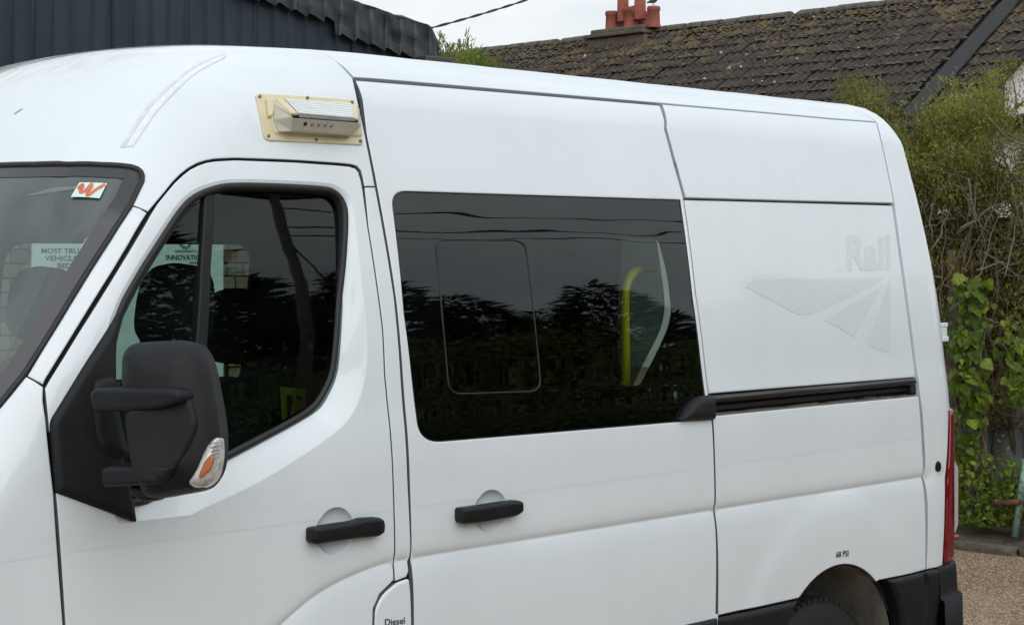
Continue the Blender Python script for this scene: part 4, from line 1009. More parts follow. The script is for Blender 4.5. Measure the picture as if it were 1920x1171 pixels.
# loose pebbles on the yard
n = 5200; px = RNG.uniform(1790, 2000, n); py = RNG.uniform(1030, 1260, n)
d = rays(np.stack([px, py], 1)); tt = -CH / d[:, 2]; C = CAM + d * tt[:, None]; r = RNG.uniform(.003, .0085, n)
octv = np.array([[1, 0, 0], [0, 1, 0], [-1, 0, 0], [0, -1, 0], [0, 0, .6], [0, 0, -.3]]); octf = np.array([[0, 1, 4], [1, 2, 4], [2, 3, 4], [3, 0, 4]])
jit = RNG.uniform(.6, 1.3, (n, 6, 1))
PV = (octv[None] * jit * r[:, None, None] + C[:, None]).reshape(-1, 3); PF = (octf[None] + (np.arange(n) * 6)[:, None, None]).reshape(-1, 3)
peb = plain('pebble', (.33, .26, .18), .8, 0, .7, 90.)
stuff(tag(quad_mesh('pebbles', PV, PF, peb), 'small pale pebbles scattered over the brown yard', 'pebbles'))
# kerb stones along the bed
stone = plain('kerb_stone', (.105, .085, .066), .9, 0, .4, 22., 0, .8, 60.)
yy0 = -1.6; i = 0
kl = ['weathered kerb stone nearest the van bumper', 'weathered kerb stone second along from the van bumper', 'weathered kerb stone at the right edge of the picture']
def rock(cx, cy, cz, sx, sy, sz, seed):
    rg = np.random.default_rng(seed); bm = bmesh.new(); bmesh.ops.create_cube(bm, size=1.0); bmesh.ops.subdivide_edges(bm, edges=bm.edges, cuts=3, use_grid_fill=True)
    vv = np.array([tuple(v.co) for v in bm.verts]); ff = [tuple(v.index for v in f.verts) for f in bm.faces]; bm.free()
    rr_ = np.linalg.norm(vv, axis=1, keepdims=True); vv = vv * (.78 + .22 * (.6 / np.maximum(rr_, .3))); vv += rg.normal(size=vv.shape) * .035
    return vv * [sx, sy, sz] + [cx, cy, cz], ff
kerb = thing('kerb', 'row of low weathered kerb stones edging the soil bed under the hedge', 'kerb', (10.1, 2.2, 0))
for j in range(16):
    ln_ = random.uniform(.32, .5); v, f = rock(10.10 + random.uniform(-.02, .02), yy0 + ln_ / 2, -.008, .13, ln_ * 1.05, .11, j); yy0 += ln_ + .02
    mesh_obj('kerb_stone', v, f, stone, kerb, smooth=True)

# --- workshop behind the van: brick below, dark cladding above
WY = 5.0
shed = thing('workshop', 'dark navy corrugated workshop with brick base behind the van roof', 'building', (5.5, WY, 0))
bricks = [plain('brick_buff', (.20, .165, .105), .9, 0, .25, 25.), plain('brick_grey', (.16, .145, .11), .9, 0, .25, 25.), plain('brick_red', (.15, .078, .055), .9, 0, .25, 25.), plain('brick_orange', (.22, .13, .075), .9, 0, .2, 25.), plain('brick_pale', (.24, .215, .16), .9, 0, .2, 25.)]
mortar = plain('mortar', (.12, .11, .09), .95, 0, .2, 40.)
wallb = MB().box((1.0, WY + .02, 0), (8.0, WY + .20, 2.72)).build('brick_wall', mortar, shed)
bm_ = MB().box((-.0505, -.03, -.0325), (.0505, .03, .0325)); bme = []
for k_, m_ in enumerate(bricks):
    t_ = bm_.build('brick', m_, None, bevel=0); bme.append(t_.data); bpy.data.objects.remove(t_)
rest = [MB() for _ in bricks]; nb = 0
for r_i in range(36):
    for c_i in range(62):
        x = 1.1 + c_i * .111 + (.055 if r_i % 2 else 0); z = .04 + r_i * .075
        k_ = random.choices(range(5), (4, 3, 2, 2, 2))[0]
        if 4.35 < x < 6.62 and 1.22 < z < 2.0 and nb < 290:
            o = bpy.data.objects.new('brick', bme[k_]); o.location = (x, WY + random.uniform(-.002, .006), z); link(o, wallb); nb += 1
            o.rotation_euler = (random.uniform(-.01, .01), 0, random.uniform(-.012, .012))
        else: rest[k_].box((x - .0505, WY - .005, z - .0325), (x + .0505, WY + .05, z + .0325))
for k_, q in enumerate(rest): stuff(q.build('bricks', bricks[k_], wallb))
# cladding sheets
def navy_mat():
    m, n, l, b = mat_new('navy_cladding'); t = noise(n, l, 5., 7, .7, pos(n, l, (1, 1, .25)))
    r = ramp(n, l, t.outputs[0], [(.3, (.010, .017, .028)), (.55, (.017, .028, .044)), (.75, (.028, .040, .056))]); l.new(r.outputs[0], b.inputs['Base Color'])
    b.inputs['Roughness'].default_value = .62; bump(n, l, b, noise(n, l, 40., 5, .6, pos(n, l)).outputs[0], .15, .004); return m
navy = navy_mat(); pitch = .121
verge = lambda x: 3.52 - .148 * (x - 6.0)              # sloping top of the gable
def sheet(x0, nrib, ly, tilt):
    xs, ds = [], []
    for r_ in range(nrib):
        b0 = x0 + r_ * pitch + random.uniform(-.006, .006)
        for fx, d_ in ((0, .0), (.07, -.015), (.30, -.012), (.70, -.006), (.97, .0)): xs.append(b0 + fx * pitch); ds.append(d_ * random.uniform(.8, 1.15))
    xs.append(x0 + nrib * pitch + .004); ds.append(0.)
    Vv = []
    for z_k in (2.62, 2.95, 3.2, 'top'):
        for x, d_ in zip(xs, ds):
            z = min(5.0, verge(x) - .01) if z_k == 'top' else z_k
            Vv.append((x, ly + d_ + (z - 2.6) * tilt + random.uniform(-.001, .001), z))
    k = len(xs); F = [(r_ * k + i, r_ * k + i + 1, (r_ + 1) * k + i + 1, (r_ + 1) * k + i) for r_ in range(3) for i in range(k - 1)]
    return mesh_obj('cladding_sheet', Vv, F, navy, shed)
x = 1.2; i = 0
while x < 7.66:
    nr_ = min(7, max(1, int((7.78 - x) / pitch))); sheet(x, nr_, WY - .03 - (i % 2) * .006, random.uniform(-.004, .004)); x += nr_ * pitch; i += 1
    if nr_ < 2 and x > 7.7: break
MB().box((1.0, WY + .25, 2.7), (7.60, WY + .30, 3.2)).build('inner_wall', M['gap'], shed)
rv_ = []
for yb in (WY - .02, WY + 5):
    for xx in (1.0, 7.74): rv_.append((xx, yb, verge(xx) - .005))
mesh_obj('shed_roof', rv_, [(0, 1, 3, 2)], navy, shed)
MB().box((7.60, WY + .02, 0), (7.72, WY + 5, 3.18)).build('end_wall', navy, shed)
gb = MB(); gb.box((7.62, WY - .17, 3.00), (7.86, WY + .05, 3.10)); gb.build('gutter_end', plain('gutter_grey', (.05, .055, .062), .5, 0, .2, 30.), shed, bevel=.008)
MB().box((7.865, WY - .14, 2.98), (7.97, WY - .02, 3.075)).build('gutter_bracket', plain('bracket_grey', (.075, .08, .088), .55, 0, .2, 30.), shed, bevel=.006)
# crumpled tarpaulin over the gable edge
tarp = plain('black_tarp', (.014, .017, .021), .40, 0, .35, 18., 0, .25, 30.)
nx, nz = 190, 22; tv = []
rg = np.random.default_rng(3); cr = rg.normal(size=(48, 8, 2)); dr_ = rg.uniform(-.012, .012, 40)
def crump(a_, b_, c):
    i_, j_ = int(a_) % 46, min(int(b_), 6); f_, g_ = a_ - int(a_), b_ - int(b_)
    return (cr[i_, j_, c] * (1 - f_) + cr[i_ + 1, j_, c] * f_) * (1 - g_) + (cr[i_, j_ + 1, c] * (1 - f_) + cr[i_ + 1, j_ + 1, c] * f_) * g_
for i in range(nx):
    x = 6.15 + 1.66 * i / (nx - 1); tloc = (x - 6.15) / pitch; steps = int(tloc); frac = tloc - steps
    drop = .17 + dr_[steps] + .022 * frac + (.07 if x > 6.95 else 0)
    hug = -.024 * max(0, 1 - frac / .12) if frac < .12 else -.024 + .024 * (frac - .12) / .88
    hug = -.022 * (1 - frac) if frac > .10 else -.022 * frac / .10 * .9
    for j in range(nz):
        s_ = j / (nz - 1); cy_ = .007 * crump(tloc * 2.1, s_ * 6.5, 0); cz_ = .005 * crump(tloc * 1.3, s_ * 5, 1)
        if s_ < .55: q = 1 - s_ / .55; z = verge(x) + .05 + cz_ * (1 - q) - drop * q; y = WY - .082 + hug * (.25 + .75 * q) + cy_ * (.4 + .6 * (1 - q))
        else: q = (s_ - .55) / .45; z = verge(x) + .05 + cz_ + .045 * min(q * 3, 1) + cy_ * q; y = WY - .082 + q * 1.2 + hug * .25 * (1 - q)
        e = max(0, (x - 7.70) / .11); tv.append((x, y, z - .10 * e * e))
tf = [(i * nz + j, (i + 1) * nz + j, (i + 1) * nz + j + 1, i * nz + j + 1) for i in range(nx - 1) for j in range(nz - 1)]
tp = mesh_obj('tarpaulin', tv, tf, tarp, smooth=False); md = tp.modifiers.new('thick', 'SOLIDIFY'); md.thickness = .004
tag(tp, 'crumpled black tarpaulin draped over the sloping edge of the navy workshop', 'tarpaulin')
# sign boards on the brick wall
def board(name, label, px0, py0, px1, py1, colr, lines, y=WY - .04):
    a_ = at_y(px0, py1, y); b_ = at_y(px1, py0, y)
    o = MB().box((a_[0], y, a_[2]), (b_[0], y + .02, b_[2])).build(name, colr, bevel=.002); tag(o, label, 'sign')
    for body, q in lines:
        uv, f = text_mesh(body, .018)
        P = np.array([at_y(p[0], p[1], y - .003) for p in bil(uv, q)])
        mesh_obj('sign_lettering', P, f, M_sign, o)
    return o
M_sign = plain('sign_ink', (.02, .06, .06), .6)
white_board = plain('sign_white', (.72, .76, .74), .5, 0, .05, 10.)
board('sign_board', 'white award sign on brick wall reading most trusted vehicle dealer Bedford', 60, 395, 262, 720, white_board,
      [('MOST TRUSTED PREMIUM', [(78, 474.5), (246, 475.5), (246, 466), (78, 465)]), ('VEHICLE DEALERSHIP', [(84, 488.5), (238, 489.5), (238, 480), (84, 479)]), ('BEDFORDSHIRE', [(108, 502.5), (214, 503.5), (214, 494), (108, 493)])])
sb = board('sign_board', 'white award sign with black gear emblem reading innovation', 280, 400, 419, 720, white_board,
      [('CorporateLiveWire', [(328, 474), (369, 474), (369, 468), (328, 468)]), ('INNOVATION', [(312, 487.5), (385, 487.5), (385, 477.5), (312, 477.5)]), ('AWARDS', [(355, 495), (380, 495), (380, 490), (355, 490)])])
gc = at_y(348, 452, WY - .0435); gv = []
for r_, kk in ((.030, 0), (.038, 1)):
    for t in range(64):
        a_ = 2 * math.pi * t / 64; rr_ = r_ + (.010 if kk and (t % 4) < 2 else 0); gv.append(gc + np.array([rr_ * math.cos(a_), 0, rr_ * math.sin(a_)]))
mesh_obj('gear_emblem', gv, [(t, (t + 1) % 64, 64 + (t + 1) % 64, 64 + t) for t in range(64)], M_sign, sb)
uv, f = text_mesh('V', .02); mesh_obj('emblem_letter', [gc + np.array([(u - .5) * .026, 0, (v - .5) * .03]) for u, v in uv], f, M_sign, sb)

# --- cottage
HXR, HZR, HXE, HZE = 26.0, 6.10, 22.8, 3.93
cot = thing('cottage', 'old cottage with mossy dark tiled roof and terracotta chimney pots', 'house', (24, 17, 0))
rend = plain('white_render', (.74, .74, .72), .9, 0, .1, 3.)
def house_wall(x0, x1, y0, y1, z1): return MB().box((x0, y0, 0), (x1, y1, z1))
house_wall(HXE + .35, 29.0, 8.0, 26.0, 4.05).build('wall', rend, cot)
dirv = unit([HXR - HXE, 0, HZR - HZE]); slope_len = math.hypot(HXR - HXE, HZR - HZE); upn = np.array([-dirv[2], 0, dirv[0]])
deck = plain('roof_underlay', (.02, .02, .02), .9)
def slab(name, y0, y1, lift, parent):
    a_ = np.array([HXE, 0, HZE]) + upn * lift; b_ = np.array([HXR, 0, HZR]) + upn * lift
    c_ = np.array([2 * HXR - HXE, 0, HZE])
    return mesh_obj(name, [a_ + [0, y0, 0], b_ + [0, y0, 0], b_ + [0, y1, 0], a_ + [0, y1, 0], c_ + [0, y0, 0], c_ + [0, y1, 0]], [(0, 1, 2, 3), (1, 4, 5, 2), (0, 4, 1), (3, 2, 5)], deck, parent)
roofd = slab('roof', 10.95, 26.2, -.03, cot); slab('lower_roof', 7.5, 10.95, -.16, cot)
def tile_mat():
    m, n, l, b = mat_new('mossy_tile'); p = pos(n, l)
    t = noise(n, l, 2.2, 8, .72, p); oi = n.new('ShaderNodeObjectInfo')
    r0 = ramp(n, l, noise(n, l, 9., 6, .7, p).outputs[0], [(.3, (.019, .0155, .013)), (.7, (.070, .058, .048))])
    t2 = noise(n, l, 7., 9, .78, p, .5); ad = n.new('ShaderNodeMath'); ad.operation = 'ADD'; l.new(t.outputs[0], ad.inputs[0]); l.new(t2.outputs[0], ad.inputs[1])
    # moss thickens towards the ridge
    g = n.new('ShaderNodeNewGeometry'); sp = n.new('ShaderNodeSeparateXYZ'); l.new(g.outputs['Position'], sp.inputs[0])
    mr = n.new('ShaderNodeMapRange'); mr.inputs[1].default_value = 4.2; mr.inputs[2].default_value = 6.3; mr.inputs[3].default_value = -.23; mr.inputs[4].default_value = .03; l.new(sp.outputs[2], mr.inputs[0])
    ad2 = n.new('ShaderNodeMath'); ad2.operation = 'ADD'; l.new(ad.outputs[0], ad2.inputs[0]); l.new(mr.outputs[0], ad2.inputs[1])
    rm = ramp(n, l, ad2.outputs[0], [(.98, (0, 0, 0)), (1.20, (1, 1, 1))])
    rc_ = ramp(n, l, noise(n, l, 5., 4, .6, p).outputs[0], [(.35, (.085, .064, .031)), (.5, (.130, .088, .048)), (.68, (.095, .084, .032))])
    mx = n.new('ShaderNodeMix'); mx.data_type = 'RGBA'; l.new(rm.outputs[0], mx.inputs[0]); l.new(r0.outputs[0], mx.inputs[6]); l.new(rc_.outputs[0], mx.inputs[7])
    # pale lichen spots
    tw = noise(n, l, 6.5, 3, .5, p); rw = ramp(n, l, tw.outputs[0], [(.70, (0, 0, 0)), (.73, (1, 1, 1))])
    m2 = n.new('ShaderNodeMix'); m2.data_type = 'RGBA'; l.new(rw.outputs[0], m2.inputs[0]); l.new(mx.outputs[2], m2.inputs[6]); m2.inputs[7].default_value = (.42, .41, .38, 1)
    l.new(m2.outputs[2], b.inputs['Base Color']); b.inputs['Roughness'].default_value = .95
    bump(n, l, b, noise(n, l, 45., 6, .7, p).outputs[0], .6, .02); return m
tilem = tile_mat()
# one interlocking tile: two rolls, a drop at the lower edge
prof_t = [(-.150, .012), (-.125, .040), (-.100, .043), (-.075, .012), (-.02, .008), (0., .012), (.025, .040), (.050, .043), (.075, .012), (.13, .008), (.150, .012)]
TLEN = .40
def tile_data():
    Vv = []; 
    for s_, lift in ((0, .030), (TLEN, .0)):
        for yv, h_ in prof_t: Vv.append(dirv * s_ + upn * (h_ + lift) + np.array([0, yv, 0]))
    for yv, h_ in prof_t: Vv.append(upn * (-.004) + np.array([0, yv, 0]))
    k = len(prof_t); F = [(i + 1, i, k + i, k + i + 1) for i in range(k - 1)] + [(i, i + 1, 2 * k + i + 1, 2 * k + i) for i in range(k - 1)]
    return np.array(Vv), F
tV, tF = tile_data()
tmp = mesh_obj('roof_tile', tV, tF, tilem); tdat = tmp.data; bpy.data.objects.remove(tmp)
rest_t = MB(); nt = 0; gauge = .326
cols = list(np.arange(8.1, 26.1, .30))
for yv in cols:
    for r_ in range(12):
        c_ = np.array([HXE - .06, 0, HZE - .04]) + dirv * (r_ * gauge) + np.array([0, yv + random.uniform(-.006, .006), 0]) + upn * (random.uniform(-.006, .010) - (.12 if yv < 10.85 else 0))
        if 10.86 < yv < 11.12: continue
        if nt < 288 and yv > 9.4:
            o = bpy.data.objects.new('roof_tile', tdat); o.location = c_; link(o, roofd); nt += 1
            o.rotation_euler = (random.uniform(-.012, .012), random.uniform(-.012, .012), random.uniform(-.01, .01))
        else: rest_t.add(tV + c_ + RNG.normal(size=3) * .004, tF)
stuff(rest_t.build('roof_tiles', tilem, roofd))
# moss tufts
n = 5200; s_ = slope_len * (1 - RNG.power(1.5, n)); s_ = np.round(s_ / gauge + RNG.normal(size=n) * .16) * gauge + RNG.normal(size=n) * .02; s_ = np.clip(s_, 0, slope_len - .02)
s_ = np.where(RNG.random(n) < .35, slope_len - np.abs(RNG.normal(size=n)) * .45, s_); s_ = np.clip(s_, 0, slope_len - .02)
yv = RNG.uniform(9, 26, n); r = RNG.uniform(.012, .042, n)
cl_ = ((yv < 10.78) | (yv > 11.14)) & (np.sin(yv * 1.9) + np.sin(yv * .7 + s_ * 3) + np.sin(s_ * 5 + yv * 3.1) > -.7); s_, yv, r = s_[cl_], yv[cl_], r[cl_]; n = len(s_)
C = np.array([HXE - .06, 0, HZE - .04]) + dirv * s_[:, None] + upn * .055 + np.stack([0 * yv, yv, 0 * yv], 1) - upn * np.where(yv < 10.85, .12, 0)[:, None]
PV = (octv[None] * RNG.uniform(.6, 1.5, (n, 6, 1)) * np.array([1, 1.7, 1.2]) * r[:, None, None] + C[:, None]).reshape(-1, 3); PF = (octf[None] + (np.arange(n) * 6)[:, None, None]).reshape(-1, 3)
moss = plain('moss', (.080, .062, .030), .95, 0, .6, 6.)
stuff(quad_mesh('moss', PV, PF, moss, roofd))
# ridge tiles
rd_m = plain('ridge_tile', (.085, .072, .060), .95, 0, .75, 16., 0, 1., 25.); yv = 8.0
rdv, rdf = [], []
for s2 in (0, .33):
    for t in np.linspace(0, math.pi, 9): rdv.append((HXR + .17 * math.cos(t), s2, HZR - .03 + .11 * math.sin(t)))
rdf = [(i, i + 1, 9 + i + 1, 9 + i) for i in range(8)] + [tuple(range(9))[::-1], tuple(range(9, 18))]
tmp = mesh_obj('ridge_tile', rdv, rdf, rd_m, smooth=False); rdd = tmp.data; bpy.data.objects.remove(tmp)
while yv < 26:
    o = bpy.data.objects.new('ridge_tile', rdd); o.location = (0, yv, random.uniform(-.008, .008)); link(o, roofd); yv += .335
    o.rotation_euler = (random.uniform(-.01, .01), 0, random.uniform(-.006, .006))
lead = plain('lead_flashing', (.020, .021, .023), .7, .1, .6, 14.)
a_ = np.array([HXE - .1, 0, HZE - .06]); fv = []
for s2 in np.linspace(0, slope_len, 16):
    for yv, h_ in ((10.88, -.03), (10.92, .01), (10.98, .05), (11.07, .09), (11.10, .03)): fv.append(a_ + dirv * s2 + upn * (h_ + random.uniform(-.008, .008)) + np.array([0, yv + random.uniform(-.01, .01), 0]))
mesh_obj('abutment_flashing', fv, [(r_ * 5 + c, r_ * 5 + c + 1, (r_ + 1) * 5 + c + 1, (r_ + 1) * 5 + c) for r_ in range(15) for c in range(4)], lead, cot)
gut = plain('black_gutter', (.012, .012, .013), .4)
tube('gutter', gut, [(HXE - .12, 8.2, HZE - .18), (HXE - .12, 26, HZE - .18)], .07, cot, 10)
MB().box((HXE + .02, 8.2, HZE - .36), (HXE + .08, 26, HZE - .08)).build('fascia', gut, cot)
# small gable at the right end of the roof
gx = 22.2; p0 = at_x(1884, 156, gx); p1 = at_x(2000, 140, gx); pk = at_x(1942, 92, gx)
gw = mesh_obj('gable_wall', [p0, p1, pk, p0 + [.3, 0, 0], p1 + [.3, 0, 0], pk + [.3, 0, 0], p0 - [0, 0, .45], p1 - [0, 0, .45], p0 + [.3, 0, -.45], p1 + [.3, 0, -.45]], [(0, 1, 2), (3, 5, 4), (6, 7, 1, 0), (6, 0, 3, 8), (7, 9, 4, 1)], rend, cot)
for a_, b_ in ((p0, pk), (p1, pk)):
    d_ = unit(b_ - a_); 
    mesh_obj('barge_board', [a_ - d_ * .1 + [-.12, 0, .0], b_ + [-.12, 0, .0], b_ + [-.12, 0, .10], a_ - d_ * .1 + [-.12, 0, .10], a_ - d_ * .1 + [.3, 0, .0], b_ + [.3, 0, .0], b_ + [.3, 0, .10], a_ - d_ * .1 + [.3, 0, .10]], [(0, 1, 2, 3), (3, 2, 6, 7), (0, 3, 7, 4), (4, 5, 1, 0)], gut, cot)
# chimney
terra = plain('terracotta', (.25, .070, .046), .85, 0, .25, 7.)
cb = plain('chimney_stone', (.105, .085, .066), .9, 0, .4, 6., 0, .8, 20.)
cpt = lambda px, py: at_x(px, py, HXR - .05)
c0, c1 = cpt(1122, 70), cpt(1236, 50); cy0, cy1 = c1[1], c0[1]
chim = MB().box((HXR - .42, cy0 + .05, 5.4), (HXR + .42, cy1 - .05, 6.02)).build('chimney', cb, cot, bevel=.02)
MB().box((HXR - .52, cy0 + .02, 6.03), (HXR + .52, cy1 - .02, 6.10)).build('chimney_slab', cb, chim, bevel=.02)
MB().box((HXR - .40, cy0 + .10, 6.102), (HXR + .40, cy1 - .10, 6.20)).build('flaunching', cb, chim, bevel=.03)
def pot(px, base_z, h_, r_, x_=HXR - .1, tall=False):
    c_ = at_x(px, 40, x_); o3 = (x_, c_[1], base_z)
    v, f = lathe([(r_ * 1.02, 0), (r_ * 1.05, .04), (r_ * .95, .06), (r_ * .86, h_ * .75), (r_ * .92, h_ * .77), (r_ * .98, h_ * .86), (r_ * .98, h_ * .93), (r_ * .88, h_), (r_ * .7, h_), (r_ * .66, h_ * .7)], 18, o3)
    mesh_obj('chimney_pot', v, f, terra, chim, smooth=True); return o3
pz = 6.17
pot(1147, pz, .38, .13, HXR - .18); rp_ = pot(1225.5, pz - .03, .40, .13, HXR - .18); pot(1166, pz, .36, .115, HXR + .16); pot(1206, pz, .36, .12, HXR + .16)
cc = pot(1184, pz, .42, .15, HXR - .12)
cw = MB(); c_ = np.array(cc)
for sy in (-.215, .215): cw.tube([c_ + [0, sy, .16], c_ + [0, sy, .19], c_ + [0, sy, .80]], [.125, .115, .105], 14)
cw.tube([c_ + [0, -.25, .36], c_ + [0, 0, .34], c_ + [0, .25, .36]], .10, 14); cw.build('chimney_cowl', terra, chim, smooth=True)
# pigeon on the right-hand pot
bz = rp_[2] + .40; by = rp_[1]; bx = rp_[0]
bird_m = plain('pigeon_grey', (.10, .10, .105), .8, 0, .35, 25.)
bp_ = [(0, .17, .085), (0, .11, .095), (0, .04, .105), (0, -.03, .12), (0, -.075, .15), (0, -.10, .175), (0, -.125, .178), (0, -.15, .170)]
v, f = tube_data([np.array([bx, by + .0, bz]) + p for p in bp_], [.008, .022, .045, .050, .036, .026, .020, .003], 10)
bird = mesh_obj('pigeon', v, f, bird_m, smooth=True); tag(bird, 'small grey pigeon perched on the right-hand chimney pot', 'bird')
for sx in (-.015, .015): tube('leg', plain('bird_leg', (.25, .08, .06), .7), [(bx + sx, by + .0, bz - .005), (bx + sx, by + .005, bz + .07)], .005, bird, 5)

# --- overhead cable from the workshop corner
c0 = at_Z(779, 60, 11.6); c1 = at_Z(1330, -150, 16.0); cp = [c0 + (c1 - c0) * t + np.array([0, 0, -.35 * t * (1 - t)]) for t in np.linspace(0, 1, 80)]
cable_m = plain('cable_black', (.02, .02, .022), .6)
cab = thing('overhead_cable', 'twisted black overhead cable rising from the tarpaulin corner to the right', 'cable', c0)
for s_ in (0, math.pi): tube('strand', cable_m, [p + .005 * np.array([math.cos(i * .9 + s_), 0, math.sin(i * .9 + s_)]) for i, p in enumerate(cp)], .0048, cab, 5)

# --- shrubs, hedge and climber at the right
bark = plain('dry_bark', (.15, .12, .095), .95, 0, .45, 12.)
bark2 = plain('pale_twig', (.19, .16, .13), .95, 0, .4, 12.)
hedge_leaf = leaf_mat('hedge_leaf', (.12, .135, .024), (.26, .28, .048), (.42, .40, .09), 2.2)
brown_leaf = leaf_mat('dead_leaf', (.10, .06, .025), (.20, .12, .05), None, 4.)
vine_m = leaf_mat('bindweed_leaf', (.065, .115, .010), (.185, .26, .022), (.34, .33, .05), 2.6, .42, .3)
low_m = leaf_mat('low_leaf', (.075, .125, .012), (.17, .25, .025), (.30, .30, .05), 4., .5, .3)
HX = 10.75
def hedge_pt(px, py, x=HX): return at_x(px, py, x)
def shrub(name, label, cpx, top, n_stem, seed, rad=.5, n_leaf=9000, x_=HX, bare=(380, 600), depth=.5, group=None):
    rg = np.random.default_rng(seed); c_ = hedge_pt(cpx, 700, x_); by_ = c_[1]; ztop = hedge_pt(cpx, top, x_)[2]
    t_ = thing(name, label, 'hedge', (x_, by_, .05), group); trunks = MB(); twigs = MB(); tips = []
    for s in range(n_stem):
        y0 = by_ + rg.uniform(-rad * .5, rad * .5); x0 = x_ + rg.uniform(-.1, depth * .6); zz = np.linspace(.05, ztop * rg.uniform(.75, .98), 12)
        dx = np.cumsum(rg.normal(size=12) * .03); dy = np.cumsum(rg.normal(size=12) * .045) + (y0 - by_) * .6 * np.linspace(0, 1, 12)
        P = np.stack([x0 + dx, y0 + dy, zz], 1); trunks.tube(smooth_open(P, 2), np.linspace(rg.uniform(.014, .032), .005, 23), 6)
        for q in range(16):
            i0 = rg.integers(3, 12); st_ = P[i0]; d_ = np.array([rg.normal() * .6 - .25, rg.normal() * .9, abs(rg.normal()) * .6 + .15]); d_ /= np.linalg.norm(d_); ln_ = rg.uniform(.22, .55)
            pts = [st_]; 
            for w_ in range(5): d_ = unit(d_ + rg.normal(size=3) * .22 + [0, 0, .06]); pts.append(pts[-1] + d_ * ln_ / 5)
            twigs.tube(pts, np.linspace(.0065, .002, 6), 4); tips += pts[2:]
            for w_ in range(2):
                s2 = pts[rg.integers(2, 5)]; d2 = unit(d_ + rg.normal(size=3) * .8); p2 = [s2, s2 + d2 * .08, s2 + d2 * .16 + rg.normal(size=3) * .02]; twigs.tube(p2, [.0035, .0025, .0015], 4); tips += p2[1:]
    trunks.build('trunk', bark, t_, smooth=True); stuff(twigs.build('twigs', bark2, t_, smooth=True))
    tips = np.array(tips); zb = hedge_pt(cpx, bare[0], x_)[2]; zb2 = hedge_pt(cpx, bare[1], x_)[2]
    wt = np.where(tips[:, 2] > zb, 1.0, np.where(tips[:, 2] > zb2, .22, .30)); wt = wt / wt.sum()
    idx = rg.choice(len(tips), n_leaf, p=wt); C_ = tips[idx] + rg.normal(size=(n_leaf, 3)) * np.array([.05, .05, .05])
    C_ = C_[C_[:, 2] < ztop + .1]
    Dv = np.stack([rg.normal(size=len(C_)) * .5, rg.normal(size=len(C_)) * .6, np.abs(rg.normal(size=len(C_))) + .2], 1)
    v, f = leaves(C_, rg.uniform(.022, .05, len(C_)), rg.uniform(.006, .013, len(C_)), Dv, rg); stuff(quad_mesh('foliage', v, f, hedge_leaf, t_))
    nb_ = n_leaf // 7; C2 = tips[rg.choice(len(tips), nb_)] + rg.normal(size=(nb_, 3)) * .05; v, f = leaves(C2, .04, .012, None, rg); stuff(quad_mesh('dead_leaves', v, f, brown_leaf, t_))
    return t_
shrub('hedge_shrub', 'tall loose green hedge shrub rising right behind the van rear edge', 1712, 165, 7, 1, .45, 13000, 10.7)
shrub('hedge_shrub', 'tall hedge shrub with bare grey branches in the middle of the hedge', 1800, 215, 6, 2, .45, 12000, 10.95)
shrub('hedge_shrub', 'tall hedge shrub at the right edge with yellow green top', 1895, 150, 8, 3, .45, 17000, 10.8)
shrub('hedge_shrub', 'low hedge shrub topping out just above the rear of the van roof', 1630, 176, 5, 4, .4, 7500, 10.95)
shrub('hedge_shrub', 'hedge shrub beyond the right edge of the picture', 2010, 170, 5, 5, .5, 5000, 10.8)
# bleached dead branches across the hedge
db = thing('dead_branches', 'bleached dead branches tangled across the middle of the hedge', 'branches', (10.5, 2.9, 1.4)); rg = np.random.default_rng(9)
for a_, b_ in (((1735, 480), (1812, 330)), ((1742, 455), (1772, 300)), ((1790, 520), (1905, 300)), ((1830, 500), (1935, 470)), ((1745, 560), (1800, 440)), ((1840, 470), (1920, 560)), ((1812, 560), (1870, 380)), ((1770, 600), (1765, 420)), ((1840, 600), (1925, 610)), ((1860, 640), (1925, 700)), ((1800, 430), (1880, 380)), ((1780, 350), (1850, 410)), ((1880, 520), (1900, 330)), ((1755, 520), (1840, 560)), ((1820, 330), (1850, 480)), ((1730, 420), (1790, 400))):
    p_, q_ = hedge_pt(*a_, 10.45), hedge_pt(*b_, 10.55 + rg.uniform(-.1, .2)); P = np.array([p_ + (q_ - p_) * t for t in np.linspace(0, 1, 9)]) + np.cumsum(rg.normal(size=(9, 3)) * .012, 0)
    tube('branch', bark2, P, np.linspace(rg.uniform(.0035, .007), .002, 9), db, 6)
    for w_ in range(4):
        s2 = P[rg.integers(2, 8)]; d2 = unit(q_ - p_ + rg.normal(size=3) * .5); tube('twig', bark2, [s2, s2 + d2 * .07, s2 + d2 * .15 + rg.normal(size=3) * .02], [.0026, .002, .001], db, 4)
# old tree trunk just behind the van tail
tk = np.array([hedge_pt(1784 + 3 * math.sin(i * .8), 1010 - i * 45, 10.6) for i in range(13)])
tree_t = thing('tree_trunk', 'slim rough brown tree trunk just behind the van tail lamp', 'tree', tk[0]); tube('trunk', plain('rough_bark', (.11, .085, .065), .95, 0, .5, 25., 0, 1., 60.), tk, np.linspace(.050, .030, 13), tree_t, 9)
